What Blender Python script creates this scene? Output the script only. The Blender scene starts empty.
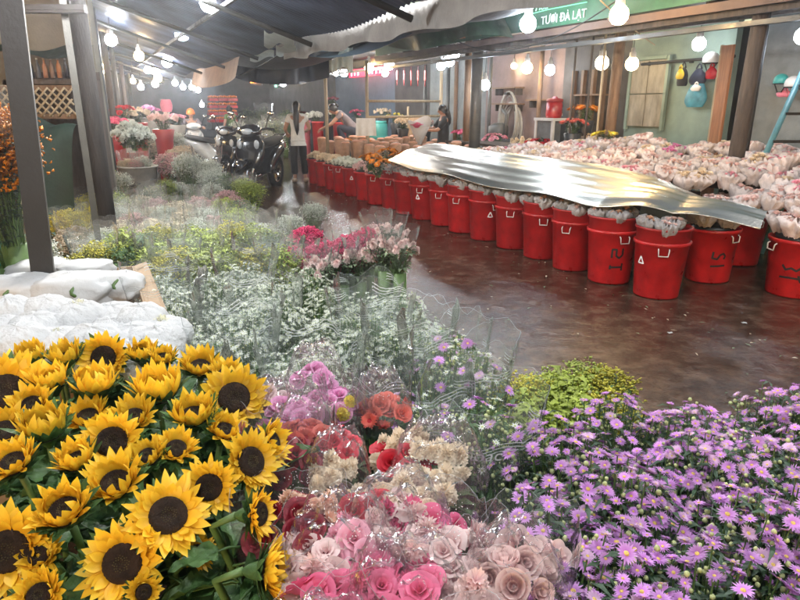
import bpy, bmesh, math, random
from mathutils import Vector, Matrix, Euler, noise

sc = bpy.context.scene
C = sc.collection
R = random.Random(11)
PI = math.pi

# ------------------------------------------------------------------ camera
FPX, PITCH, CAMH = 620.0, math.radians(17.5), 1.6
cam = bpy.data.objects.new('camera', bpy.data.cameras.new('camera'))
C.objects.link(cam)
cam.location = (0, 0, CAMH)
cam.rotation_euler = (PI / 2 - PITCH, 0, 0)
cam.data.sensor_width = 36
cam.data.lens = 36 * FPX / 800
cam.data.clip_start = 0.05
cam.data.clip_end = 400
sc.camera = cam

# ------------------------------------------------------------------ light
SUN_EL, SUN_ROT = math.radians(4), math.radians(200)
world = bpy.data.worlds.new('World')
sc.world = world
world.use_nodes = True
wn = world.node_tree.nodes
bg = wn['Background']
sky = wn.new('ShaderNodeTexSky')
sky.sky_type = 'NISHITA'
sky.sun_disc = False
sky.sun_elevation = SUN_EL
sky.sun_rotation = SUN_ROT
world.node_tree.links.new(sky.outputs[0], bg.inputs[0])
bg.inputs[1].default_value = 0.06
BULB = 40.0            # strength of the LED bulbs
sc.view_settings.view_transform = 'Standard'
sc.view_settings.look = 'None'
sc.view_settings.gamma = 1
sc.view_settings.use_curve_mapping = False
sc.view_settings.exposure = 2.28
sc.cycles.use_denoising = True
sc.cycles.max_bounces = 8
sc.cycles.diffuse_bounces = 3
sc.cycles.glossy_bounces = 3
sc.cycles.transmission_bounces = 4
sc.cycles.transparent_max_bounces = 20
sc.cycles.caustics_reflective = False
sc.cycles.caustics_refractive = False
sc.cycles.sample_clamp_indirect = 3.0
sc.cycles.use_adaptive_sampling = True
sc.cycles.adaptive_threshold = 0.035

# ------------------------------------------------------------------ pixels to points (800 x 600 photograph)
CT, ST = math.cos(PITCH), math.sin(PITCH)
def ray(px, py):
    a, b = (px - 400) / FPX, (300 - py) / FPX
    return Vector((a, CT + b * ST, -ST + b * CT))
O = Vector((0, 0, CAMH))
def at(px, py, z=0.0):
    d = ray(px, py)
    return O + d * ((z - CAMH) / d.z)
def aty(px, py, Y):
    d = ray(px, py)
    return O + d * (Y / d.y)
U = Vector((-0.44, 0.898, 0)).normalized()      # along the street
N = Vector((U.y, -U.x, 0))                       # across, to the right
def st(s, t, z=0.0):
    p = U * s + N * t
    return Vector((p.x, p.y, z))
def att(px, py, t):
    d = ray(px, py)
    return O + d * (t / d.dot(N))
def depth(p):
    return (p - O).dot(Vector((0, CT, -ST)))
def msize(px, p):
    return px * depth(p) / FPX
YAW = math.atan2(U.y, U.x) - PI / 2              # rotation that turns +Y along the street

# ------------------------------------------------------------------ mesh builder
class MB:
    def __init__(s):
        s.v, s.f, s.m, s.uv = [], [], [], {}
    def add(s, vs, fs, mi=0, M=None, uv=None):
        b = len(s.v)
        if M is not None:
            vs = [M @ Vector(p) for p in vs]
        s.v.extend([tuple(p) for p in vs])
        for f in fs:
            s.f.append(tuple(i + b for i in f))
            s.m.append(mi)
        if uv:
            for i, c in enumerate(uv):
                s.uv[b + i] = c
    def box(s, c, d, mi=0, rz=0.0, M=None):
        x, y, z = d[0] / 2, d[1] / 2, d[2] / 2
        T = Matrix.Translation(c) @ Matrix.Rotation(rz, 4, 'Z')
        if M is not None:
            T = M @ T
        s.add([(-x, -y, -z), (x, -y, -z), (x, y, -z), (-x, y, -z), (-x, -y, z), (x, -y, z), (x, y, z), (-x, y, z)],
              [(0, 3, 2, 1), (4, 5, 6, 7), (0, 1, 5, 4), (1, 2, 6, 5), (2, 3, 7, 6), (3, 0, 4, 7)], mi, T)
    def tube(s, path, rad, n=8, mi=0, cap=True, M=None):
        path = [Vector(p) for p in path]
        if not hasattr(rad, '__len__'):
            rad = [rad] * len(path)
        vs, fs = [], []
        up = None
        for i, p in enumerate(path):
            t = (path[min(i + 1, len(path) - 1)] - path[max(i - 1, 0)])
            t = t.normalized() if t.length > 1e-9 else Vector((0, 0, 1))
            if up is None:
                up = Vector((1, 0, 0)) if abs(t.x) < .8 else Vector((0, 1, 0))
            a = (up - t * up.dot(t)).normalized()
            up = a
            b = t.cross(a)
            for k in range(n):
                w = 2 * PI * k / n
                vs.append(p + (a * math.cos(w) + b * math.sin(w)) * rad[i])
        for i in range(len(path) - 1):
            for k in range(n):
                k2 = (k + 1) % n
                fs.append((i * n + k, i * n + k2, (i + 1) * n + k2, (i + 1) * n + k))
        if cap:
            fs.append(tuple(range(n - 1, -1, -1)))
            fs.append(tuple((len(path) - 1) * n + k for k in range(n)))
        s.add(vs, fs, mi, M)
    def lathe(s, prof, n=24, mi=0, M=None, closed=False):
        vs, fs = [], []
        for (r, z) in prof:
            for k in range(n):
                w = 2 * PI * k / n
                vs.append((r * math.cos(w), r * math.sin(w), z))
        for i in range(len(prof) - 1):
            for k in range(n):
                k2 = (k + 1) % n
                fs.append((i * n + k, i * n + k2, (i + 1) * n + k2, (i + 1) * n + k))
        if closed:
            fs.append(tuple(range(n - 1, -1, -1)))
            fs.append(tuple((len(prof) - 1) * n + k for k in range(n)))
        s.add(vs, fs, mi, M)
    def ball(s, c, r, n=10, mi=0, M=None):
        if not hasattr(r, '__len__'):
            r = (r, r, r)
        T = Matrix.Translation(c) @ Matrix.Diagonal((r[0], r[1], r[2], 1))
        if M is not None:
            T = M @ T
        h = max(4, n // 2)
        s.lathe([(max(math.sin(PI * i / h), 1e-3), -math.cos(PI * i / h)) for i in range(h + 1)], n, mi, T)
    def grid(s, fn, nu, nv, mi=0, M=None, uvf=None):
        vs = [fn(i / nu, j / nv) for j in range(nv + 1) for i in range(nu + 1)]
        uv = [uvf(i / nu, j / nv) for j in range(nv + 1) for i in range(nu + 1)] if uvf else None
        fs = [(j * (nu + 1) + i, j * (nu + 1) + i + 1, (j + 1) * (nu + 1) + i + 1, (j + 1) * (nu + 1) + i) for j in range(nv) for i in range(nu)]
        s.add(vs, fs, mi, M, uv)
    def petal(s, M, L, W, e0=0.0, curl=0.0, n=4, mi=0, fold=0.2, tip=1.0, base=.35):
        # strip along +X, width in Y, starts at elevation e0 and bends by curl
        vs, uv = [], []
        x = z = 0.0
        e = e0
        for i in range(n + 1):
            t = i / n
            w = W * .5 * (base + (1 - base) * math.sin(PI * .5 * min(1, t / .5))) * (1 if t < .5 else max(0.0, 1 - ((t - .5) / .5) ** 1.7 * tip))
            w = max(w, W * .02)
            up = Vector((-math.sin(e), 0, math.cos(e)))
            c = Vector((x, 0, z))
            vs += [c + Vector((0, w, 0)) + up * fold * w, c, c + Vector((0, -w, 0)) + up * fold * w]
            uv += [(t, 1), (t, .5), (t, 0)]
            x += math.cos(e) * L / n
            z += math.sin(e) * L / n
            e += curl / n
        fs = []
        for i in range(n):
            a = i * 3
            fs += [(a, a + 1, a + 4, a + 3), (a + 1, a + 2, a + 5, a + 4)]
        s.add(vs, fs, mi, M, uv)
    def mesh(s, name, mats, smooth=True):
        me = bpy.data.meshes.new(name)
        me.from_pydata(s.v, [], s.f)
        for m in (mats if isinstance(mats, (list, tuple)) else [mats]):
            me.materials.append(m)
        if s.m and max(s.m) > 0:
            me.polygons.foreach_set('material_index', s.m)
        if smooth:
            me.polygons.foreach_set('use_smooth', [True] * len(s.f))
        if s.uv:
            ul = me.uv_layers.new(name='UVMap')
            for l in me.loops:
                ul.data[l.index].uv = s.uv.get(l.vertex_index, (0, 0))
        me.update()
        return me
    def build(s, name, mats, parent=None, smooth=True, loc=(0, 0, 0), rz=0.0):
        return put(name, s.mesh(name, mats, smooth), parent, loc, rz)

def put(name, me, parent=None, loc=(0, 0, 0), rz=0.0, M=None, scale=None):
    o = bpy.data.objects.new(name, me)
    C.objects.link(o)
    if parent is not None:
        o.parent = parent
    if M is not None:
        o.matrix_basis = M
    else:
        o.location = loc
        o.rotation_euler = (0, 0, rz)
        if scale is not None:
            o.scale = (scale,) * 3 if not hasattr(scale, '__len__') else scale
    return o
def tag(o, label=None, cat=None, group=None, kind=None):
    if label: o['label'] = label
    if cat: o['category'] = cat
    if group: o['group'] = group
    if kind: o['kind'] = kind
    return o
def thing(name, label, cat, loc=(0, 0, 0), rz=0.0, group=None, scale=None):
    return tag(put(name, None, None, loc, rz, scale=scale), label, cat, group)
def copy_tree(o, parent=None):
    c = o.copy()
    C.objects.link(c)
    if parent is not None:
        c.parent = parent
    for ch in KIDS(o):
        copy_tree(ch, c)
    return c
def KIDS(o):
    return list(o.children)
ORD = ['first', 'second', 'third', 'fourth', 'fifth', 'sixth', 'seventh', 'eighth', 'ninth', 'tenth', 'eleventh', 'twelfth',
       'thirteenth', 'fourteenth', 'fifteenth', 'sixteenth', 'seventeenth', 'eighteenth', 'nineteenth']
for _t in ('twent', 'thirt', 'fort', 'fift'):
    ORD += [_t + 'ieth'] + [f'{_t}y-{ORD[_i]}' for _i in range(9)]
def turn_to(v, roll=0.0):
    v = Vector(v).normalized()
    return v.to_track_quat('Z', 'Y').to_matrix().to_4x4() @ Matrix.Rotation(roll, 4, 'Z')

# ------------------------------------------------------------------ materials
def rgb(c, k=1.0):
    return (min(c[0] * k, 1), min(c[1] * k, 1), min(c[2] * k, 1), 1)
def nodes(name):
    m = bpy.data.materials.new(name)
    m.use_nodes = True
    return m, m.node_tree.nodes, m.node_tree.links
def mat(name, col, rough=.5, var=.2, scale=9.0, metal=0.0, bump=0.0, bscale=40.0, trans=0.0, rnd=.12, col2=None, tip=None, rvar=0.0, spec=.5, stretch=None, coat=0.0):
    m, n, l = nodes(name)
    p = n['Principled BSDF']
    tc = n.new('ShaderNodeTexCoord')
    src = tc.outputs['Object']
    if stretch:
        mp = n.new('ShaderNodeMapping')
        mp.inputs['Scale'].default_value = stretch
        l.new(src, mp.inputs[0])
        src = mp.outputs[0]
    nz = n.new('ShaderNodeTexNoise')
    nz.inputs['Scale'].default_value = scale
    nz.inputs['Detail'].default_value = 5
    nz.inputs['Roughness'].default_value = .6
    l.new(src, nz.inputs['Vector'])
    rp = n.new('ShaderNodeValToRGB')
    rp.color_ramp.elements[0].position = .32
    rp.color_ramp.elements[1].position = .7
    rp.color_ramp.elements[0].color = rgb(col, 1 - var)
    rp.color_ramp.elements[1].color = rgb(col2 if col2 else col, 1 + (0 if col2 else var))
    l.new(nz.outputs[0], rp.inputs[0])
    out = rp.outputs[0]
    if tip:
        uvn = n.new('ShaderNodeSeparateXYZ')
        l.new(tc.outputs['UV'], uvn.inputs[0])
        mx = n.new('ShaderNodeMix'); mx.data_type = 'RGBA'
        l.new(uvn.outputs[0], mx.inputs[0]); l.new(out, mx.inputs[6])
        mx.inputs[7].default_value = rgb(tip)
        out = mx.outputs[2]
    if rnd:
        oi = n.new('ShaderNodeObjectInfo')
        mr = n.new('ShaderNodeMapRange')
        mr.inputs[3].default_value = 1 - rnd
        mr.inputs[4].default_value = 1 + rnd
        l.new(oi.outputs['Random'], mr.inputs[0])
        hs = n.new('ShaderNodeHueSaturation')
        l.new(mr.outputs[0], hs.inputs['Value'])
        l.new(out, hs.inputs['Color'])
        out = hs.outputs[0]
    l.new(out, p.inputs['Base Color'])
    p.inputs['Roughness'].default_value = rough
    p.inputs['Metallic'].default_value = metal
    p.inputs['Specular IOR Level'].default_value = spec
    p.inputs['Coat Weight'].default_value = coat
    if rvar:
        mr2 = n.new('ShaderNodeMapRange')
        mr2.inputs[1].default_value = .3; mr2.inputs[2].default_value = .7
        mr2.inputs[3].default_value = max(rough - rvar, .03); mr2.inputs[4].default_value = min(rough + rvar, 1)
        l.new(nz.outputs[0], mr2.inputs[0]); l.new(mr2.outputs[0], p.inputs['Roughness'])
    if bump:
        b2 = n.new('ShaderNodeTexNoise')
        b2.inputs['Scale'].default_value = bscale
        b2.inputs['Detail'].default_value = 4
        l.new(src, b2.inputs['Vector'])
        bp = n.new('ShaderNodeBump')
        bp.inputs['Strength'].default_value = bump
        bp.inputs['Distance'].default_value = .02
        l.new(b2.outputs[0], bp.inputs['Height'])
        l.new(bp.outputs[0], p.inputs['Normal'])
    if trans:
        tr = n.new('ShaderNodeBsdfTranslucent')
        l.new(out, tr.inputs[0])
        ms = n.new('ShaderNodeMixShader')
        ms.inputs[0].default_value = trans
        l.new(p.outputs[0], ms.inputs[1]); l.new(tr.outputs[0], ms.inputs[2])
        l.new(ms.outputs[0], n['Material Output'].inputs[0])
    return m
def glow(name, col, k):
    m, n, l = nodes(name)
    n.remove(n['Principled BSDF'])
    e = n.new('ShaderNodeEmission')
    e.inputs[0].default_value = rgb(col)
    e.inputs[1].default_value = k
    l.new(e.outputs[0], n['Material Output'].inputs[0])
    return m
def plastic(name, milk=.08, tint=(.9, .95, .95), printed=False, gloss=.3, bscale=9.0, bstr=.35):
    # clear crinkled wrapping film, with the wavy white lines some of it carries
    m, n, l = nodes(name)
    n.remove(n['Principled BSDF'])
    tc = n.new('ShaderNodeTexCoord')
    nz = n.new('ShaderNodeTexNoise')
    nz.inputs['Scale'].default_value = bscale
    nz.inputs['Detail'].default_value = 3
    nz.inputs['Distortion'].default_value = 1.4
    l.new(tc.outputs['Object'], nz.inputs['Vector'])
    bp = n.new('ShaderNodeBump')
    bp.inputs['Strength'].default_value = bstr
    bp.inputs['Distance'].default_value = .02
    l.new(nz.outputs[0], bp.inputs['Height'])
    tr = n.new('ShaderNodeBsdfTransparent')
    tr.inputs[0].default_value = (.97, .985, .98, 1)
    gl = n.new('ShaderNodeBsdfGlossy')
    gl.inputs['Roughness'].default_value = .13
    l.new(bp.outputs[0], gl.inputs['Normal'])
    df = n.new('ShaderNodeBsdfDiffuse')
    df.inputs[0].default_value = rgb(tint)
    tl = n.new('ShaderNodeBsdfTranslucent')
    tl.inputs[0].default_value = rgb(tint)
    dd = n.new('ShaderNodeMixShader'); dd.inputs[0].default_value = .5
    l.new(df.outputs[0], dd.inputs[1]); l.new(tl.outputs[0], dd.inputs[2])
    lw = n.new('ShaderNodeLayerWeight')
    lw.inputs[0].default_value = .12
    l.new(bp.outputs[0], lw.inputs['Normal'])
    ml = n.new('ShaderNodeMath'); ml.operation = 'MULTIPLY'
    l.new(lw.outputs['Fresnel'], ml.inputs[0]); ml.inputs[1].default_value = gloss * 2.2
    ml.use_clamp = True
    m1 = n.new('ShaderNodeMixShader')
    m1.inputs[0].default_value = milk
    l.new(tr.outputs[0], m1.inputs[1]); l.new(dd.outputs[0], m1.inputs[2])
    fac = None
    if printed:
        sx = n.new('ShaderNodeSeparateXYZ'); l.new(tc.outputs['UV'], sx.inputs[0])
        def ma(op, a, b):
            q = n.new('ShaderNodeMath'); q.operation = op
            for i, x in enumerate((a, b)):
                if hasattr(x, 'is_output'): l.new(x, q.inputs[i])
                elif x is not None: q.inputs[i].default_value = x
            return q.outputs[0]
        w = ma('MULTIPLY', ma('SINE', ma('MULTIPLY', sx.outputs[0], 34.0), None), .011)
        v = ma('ADD', sx.outputs[1], w)
        band = ma('LESS_THAN', ma('FRACT', ma('MULTIPLY', v, 1 / .15), None), .21)
        line = ma('LESS_THAN', ma('FRACT', ma('MULTIPLY', v, 1 / .0105), None), .27)
        seg = ma('GREATER_THAN', ma('FRACT', ma('ADD', ma('MULTIPLY', sx.outputs[0], 2.1), ma('MULTIPLY', ma('FLOOR', ma('MULTIPLY', v, 1 / .15), None), .37)), None), .48)
        fac = ma('MULTIPLY', ma('MULTIPLY', ma('MULTIPLY', band, line), seg), .6)
        wd = n.new('ShaderNodeBsdfDiffuse'); wd.inputs[0].default_value = (.85, .88, .87, 1)
        m3 = n.new('ShaderNodeMixShader')
        l.new(fac, m3.inputs[0]); l.new(m1.outputs[0], m3.inputs[1]); l.new(wd.outputs[0], m3.inputs[2])
        m1 = m3
    m2 = n.new('ShaderNodeMixShader')
    l.new(ml.outputs[0], m2.inputs[0]); l.new(m1.outputs[0], m2.inputs[1]); l.new(gl.outputs[0], m2.inputs[2])
    l.new(m2.outputs[0], n['Material Output'].inputs[0])
    return m

M = {}
M['leaf'] = mat('leaf_green', (.045, .095, .028), .45, .35, 14, trans=.2, rnd=.25)
M['leaf_dark'] = mat('leaf_dark', (.028, .062, .026), .5, .35, 14, trans=.15, rnd=.25)
M['leaf_grey'] = mat('leaf_grey', (.20, .26, .15), .55, .3, 14, trans=.2, rnd=.25)
M['leaf_lime'] = mat('leaf_lime', (.36, .43, .07), .5, .35, 14, trans=.25, rnd=.2)
M['leaf_sun'] = mat('sunflower_leaf', (.065, .14, .04), .5, .35, 30, bump=.3, bscale=60, trans=.18, rnd=.3)
M['stem'] = mat('stem_green', (.09, .16, .04), .5, .2, 20, trans=0)
M['sun_petal'] = mat('sunflower_petal', (.80, .42, .012), .5, .12, 22, trans=.25, rnd=.12, tip=(.90, .61, .04))
M['sun_disc'] = mat('sunflower_disc', (.024, .012, .006), .95, .5, 60, bump=.5, bscale=150)
M['sun_core'] = mat('sunflower_core', (.075, .055, .016), .8, .4, 60)
M['purple'] = mat('aster_petal', (.52, .17, .55), .5, .15, 30, trans=.3, rnd=.28, tip=(.63, .35, .67))
M['lilac'] = mat('aster_petal_pale', (.66, .42, .62), .5, .15, 30, trans=.3, rnd=.15)
M['aster_eye'] = mat('aster_eye', (.62, .42, .10), .6, .2, 90)
M['bud'] = mat('flower_bud', (.42, .46, .20), .5, .3, 60, rnd=.2)
M['white_petal'] = mat('white_petal', (.76, .78, .70), .5, .06, 30, trans=.25, rnd=.06)
M['cream_white'] = mat('cream_white_petal', (.78, .76, .58), .5, .06, 30, trans=.25, rnd=.06)
M['cream_petal'] = mat('cream_petal', (.82, .69, .52), .5, .1, 30, trans=.3, rnd=.1)
M['peach_petal'] = mat('peach_petal', (.78, .40, .26), .5, .12, 30, trans=.3, rnd=.1, tip=(.80, .55, .40))
M['pink_petal'] = mat('pink_petal', (.80, .30, .42), .5, .12, 30, trans=.3, rnd=.1, tip=(.82, .42, .50))
M['hot_pink'] = mat('hot_pink_petal', (.76, .07, .20), .5, .15, 30, trans=.3, rnd=.1, tip=(.80, .16, .30))
M['magenta'] = mat('magenta_petal', (.68, .13, .42), .5, .15, 30, trans=.3, rnd=.12, tip=(.76, .34, .56))
M['red_petal'] = mat('red_petal', (.50, .010, .022), .5, .2, 30, trans=.2, rnd=.15, tip=(.62, .03, .05))
M['dark_red'] = mat('dark_red_petal', (.24, .006, .018), .5, .2, 30, trans=.2, rnd=.1)
M['salmon'] = mat('salmon_petal', (.70, .14, .10), .5, .2, 30, trans=.3, rnd=.12)
M['pale_pink'] = mat('pale_pink_petal', (.80, .50, .50), .5, .1, 30, trans=.3, rnd=.1, tip=(.84, .66, .62))
M['yellow'] = mat('yellow_petal', (.74, .60, .05), .5, .2, 30, trans=.25, rnd=.1)
M['gold_bits'] = mat('golden_blossom', (.60, .54, .06), .6, .3, 40, trans=.2, rnd=.2)
M['orange'] = mat('orange_petal', (.74, .25, .01), .5, .2, 30, trans=.25, rnd=.1)
M['net'] = mat('foam_net', (.84, .76, .74), .7, .12, 40, bump=.3, bscale=90, trans=.35, rnd=.2)
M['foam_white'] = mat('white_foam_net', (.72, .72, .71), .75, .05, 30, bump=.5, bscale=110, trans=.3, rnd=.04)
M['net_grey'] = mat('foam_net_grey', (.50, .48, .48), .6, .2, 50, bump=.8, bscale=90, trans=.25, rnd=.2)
M['white_paper'] = mat('white_paper', (.66, .66, .65), .7, .05, 8, bump=.55, bscale=16, trans=.2, rnd=.05)
M['brown_paper'] = mat('brown_paper', (.46, .27, .17), .75, .2, 12, bump=.2, bscale=30, rnd=.15)
M['cardboard'] = mat('cardboard', (.36, .24, .14), .8, .15, 6, bump=.1, rnd=.1)
M['film'] = plastic('clear_film', .03, gloss=.42)
M['film_print'] = plastic('printed_film', .05, printed=True, gloss=.42)
M['film_milk'] = plastic('milky_film', .075, (.92, .92, .88), gloss=.25)
M['film_edge_glint'] = plastic('film_edge_glint', .32, gloss=.5)  # whiter film for the drawn rim and crease highlights
M['film_pink'] = plastic('pink_film', .05, (.92, .58, .68), gloss=.28, bscale=26, bstr=.5)
M['red_bin'] = mat('red_bin_plastic', (.43, .012, .013), .38, .28, 6, bump=.06, bscale=20, rnd=.2, rvar=.16)
M['red_dark'] = mat('dark_red_plastic', (.33, .012, .012), .42, .15, 5, rnd=.12)
M['wire'] = mat('white_handle', (.62, .60, .56), .4, .1, 20)
M['black_ink'] = mat('black_marker', (.010, .010, .010), .6, .2, 40)
M['white_ink'] = mat('white_print', (.72, .72, .72), .6, .1, 40)
M['steel_dark'] = mat('dark_steel', (.018, .017, .016), .6, .35, 7, bump=.1, rvar=.15)
M['steel_olive'] = mat('steel_and_lit_side', (.035, .034, .028), .55, .25, 10, bump=.1)  # slim post steel, also the lit face of the thick post
M['steel_grey'] = mat('grey_steel', (.07, .073, .07), .45, .25, 9, bump=.05, rvar=.15)
M['wood_dark'] = mat('dark_timber', (.055, .042, .034), .75, .45, 6, bump=.4, bscale=30, stretch=(3, 3, .5))
M['wood_black'] = mat('blackened_timber', (.016, .013, .011), .8, .5, 6, bump=.5, bscale=30, stretch=(3, 3, .5))
M['wood'] = mat('brown_timber', (.17, .10, .055), .7, .35, 8, bump=.3, bscale=30, stretch=(3, 3, .5))
M['plank'] = mat('orange_plank', (.30, .13, .055), .55, .3, 8, bump=.2, bscale=30, stretch=(4, 4, .4))
M['bamboo'] = mat('pale_timber', (.38, .30, .19), .65, .25, 8, bump=.2, stretch=(4, 4, .4))
M['mint'] = mat('mint_plaster', (.20, .28, .24), .8, .2, 1.6, bump=.2, rnd=0, col2=(.28, .37, .32))
M['grey_wall'] = mat('grey_plaster', (.20, .22, .22), .8, .3, 2.5, bump=.1, rnd=0)
M['beige_door'] = mat('beige_boards', (.22, .20, .16), .7, .35, 5, stretch=(2, 2, .6))
M['cream_wall'] = mat('cream_plaster', (.15, .14, .11), .85, .2, 2.5, bump=.15, rnd=0)
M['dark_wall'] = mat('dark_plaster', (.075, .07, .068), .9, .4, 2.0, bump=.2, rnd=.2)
M['pinkish'] = mat('faded_pink_wall', (.22, .155, .145), .85, .25, 2.5, rnd=.1)
M['blue_grey'] = mat('blue_shutter', (.10, .15, .21), .6, .2, 4, rnd=.1)
M['tarp_grey'] = mat('grey_tarp', (.10, .098, .096), .75, .25, 5, bump=.4, bscale=25, rnd=.1, trans=.1)
M['tarp_green'] = mat('green_tarp', (.035, .10, .055), .6, .3, 4, bump=.3, bscale=12, rnd=.05)
M['tarp_deep'] = mat('deep_green_tarp', (.008, .024, .016), .7, .3, 5, bump=.3, bscale=14, rnd=.05)
M['tarp_dark'] = mat('dark_tarp', (.035, .045, .065), .45, .3, 4, bump=.3, bscale=9, rnd=.1)
M['tarp_orange'] = mat('orange_awning', (.20, .12, .07), .8, .2, 6, rnd=.05, trans=.2)
M['tarp_pale'] = mat('pale_sheet', (.70, .76, .72), .6, .1, 6, rnd=.05, trans=.6)
M['banner_green'] = mat('green_banner', (.03, .11, .055), .6, .25, 4, rnd=0)
M['banner_brown'] = mat('brown_banner', (.12, .075, .055), .7, .25, 4, rnd=0)
M['sign_white'] = mat('sign_lettering', (.62, .66, .62), .6, .1, 10, rnd=0)
M['banner_orange'] = mat('orange_print', (.42, .18, .07), .7, .3, 6, rnd=0)
M['black_paint'] = mat('black_bodywork', (.012, .012, .014), .18, .2, 5, rnd=0, coat=.6)
M['black_rubber'] = mat('black_rubber', (.016, .016, .016), .7, .2, 20)
M['chrome'] = mat('chrome', (.60, .60, .60), .18, .1, 10, metal=1)
M['head_glass'] = mat('lamp_glass', (.45, .50, .55), .08, .1, 10, coat=1)
M['white_body'] = mat('white_bodywork', (.62, .62, .62), .25, .1, 5, coat=.5)
M['skin'] = mat('skin', (.46, .25, .17), .5, .08, 20, rnd=0)
M['hair'] = mat('black_hair', (.012, .010, .010), .4, .3, 30, rnd=0, stretch=(6, 6, .6))
M['white_cloth'] = mat('white_cloth', (.80, .80, .78), .8, .08, 14, bump=.2, rnd=.05)
M['black_cloth'] = mat('black_cloth', (.014, .014, .016), .8, .3, 14, bump=.2, rnd=.1)
M['navy_cloth'] = mat('navy_cloth', (.025, .03, .055), .8, .3, 14, rnd=.1)
M['grey_cloth'] = mat('grey_cloth', (.20, .17, .19), .8, .25, 14, rnd=.1)
M['green_cloth'] = mat('green_cloth', (.10, .17, .05), .8, .25, 14, rnd=.1)
M['beige_cloth'] = mat('beige_cloth', (.52, .40, .29), .85, .2, 14, bump=.3, rnd=.1)
M['teal'] = mat('teal_plastic', (.05, .34, .32), .4, .15, 6, rnd=.1)
M['blue_bag'] = mat('blue_bag', (.07, .28, .36), .5, .3, 9, bump=.3, rnd=.05)
M['ladder_blue'] = mat('blue_paint', (.10, .26, .32), .45, .2, 9, rnd=.05)
M['yellow_plastic'] = mat('yellow_plastic', (.66, .48, .03), .4, .1, 9)
M['orange_plastic'] = mat('orange_plastic', (.70, .19, .03), .35, .15, 9, rnd=.1)
M['pink_plastic'] = mat('pink_plastic', (.72, .20, .28), .5, .15, 9, rnd=.1)
M['bucket_grey'] = mat('grey_bucket', (.40, .38, .34), .6, .2, 8, bump=.1, rnd=.1)
M['bucket_white'] = mat('white_bucket', (.62, .62, .60), .5, .1, 8, rnd=.05)
M['black_plastic'] = mat('black_plastic', (.02, .02, .022), .4, .2, 10)
M['hose'] = mat('pale_hose', (.34, .33, .30), .5, .2, 10, rnd=.05)
M['machine'] = mat('machine_paint', (.10, .11, .12), .5, .3, 10)
M['maroon'] = mat('maroon_petal', (.14, .010, .018), .6, .3, 30, trans=.2)

def floor_material():
    m, n, l = nodes('wet_floor')
    p = n['Principled BSDF']
    tc = n.new('ShaderNodeTexCoord')
    n1 = n.new('ShaderNodeTexNoise'); n1.inputs['Scale'].default_value = .9; n1.inputs['Detail'].default_value = 9; n1.inputs['Roughness'].default_value = .62
    n2 = n.new('ShaderNodeTexNoise'); n2.inputs['Scale'].default_value = 5.5; n2.inputs['Detail'].default_value = 8; n2.inputs['Roughness'].default_value = .7
    n3 = n.new('ShaderNodeTexNoise'); n3.inputs['Scale'].default_value = 60; n3.inputs['Detail'].default_value = 4
    for q in (n1, n2, n3): l.new(tc.outputs['Object'], q.inputs['Vector'])
    r1 = n.new('ShaderNodeValToRGB')
    e = r1.color_ramp.elements
    e[0].position = .34; e[0].color = (.026, .015, .010, 1)
    e[1].position = .68; e[1].color = (.145, .092, .062, 1)
    x = e.new(.5); x.color = (.072, .043, .028, 1)
    l.new(n2.outputs[0], r1.inputs[0])
    l.new(r1.outputs[0], p.inputs['Base Color'])
    r2 = n.new('ShaderNodeMapRange')
    r2.inputs[1].default_value = .36; r2.inputs[2].default_value = .62; r2.inputs[3].default_value = .02; r2.inputs[4].default_value = .17
    l.new(n1.outputs[0], r2.inputs[0])
    ad = n.new('ShaderNodeMath'); ad.operation = 'MULTIPLY_ADD'
    l.new(n2.outputs[0], ad.inputs[0]); ad.inputs[1].default_value = .14; l.new(r2.outputs[0], ad.inputs[2])
    l.new(ad.outputs[0], p.inputs['Roughness'])
    b = n.new('ShaderNodeBump'); b.inputs['Strength'].default_value = .6; b.inputs['Distance'].default_value = .014
    mx = n.new('ShaderNodeMath'); mx.operation = 'MULTIPLY_ADD'
    l.new(n3.outputs[0], mx.inputs[0]); mx.inputs[1].default_value = .35; l.new(n2.outputs[0], mx.inputs[2])
    l.new(mx.outputs[0], b.inputs['Height']); l.new(b.outputs[0], p.inputs['Normal'])
    return m
M['floor'] = floor_material()

def foil_material():
    m, n, l = nodes('silver_foil')
    p = n['Principled BSDF']
    p.inputs['Metallic'].default_value = 1
    p.inputs['Base Color'].default_value = (.78, .73, .63, 1)
    p.inputs['Roughness'].default_value = .33
    tc = n.new('ShaderNodeTexCoord')
    vz = n.new('ShaderNodeTexNoise'); vz.inputs['Scale'].default_value = 3; vz.inputs['Detail'].default_value = 2
    vo = n.new('ShaderNodeTexVoronoi'); vo.inputs['Scale'].default_value = 45
    l.new(tc.outputs['Object'], vz.inputs['Vector']); l.new(tc.outputs['Object'], vo.inputs['Vector'])
    a = n.new('ShaderNodeMath'); a.operation = 'MULTIPLY_ADD'
    l.new(vo.outputs['Distance'], a.inputs[0]); a.inputs[1].default_value = .10; vz.inputs['Scale'].default_value = 1.2; l.new(vz.outputs[0], a.inputs[2])
    b = n.new('ShaderNodeBump'); b.inputs['Strength'].default_value = .5; b.inputs['Distance'].default_value = .02
    l.new(a.outputs[0], b.inputs['Height']); l.new(b.outputs[0], p.inputs['Normal'])
    return m
M['foil'] = foil_material()

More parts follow.
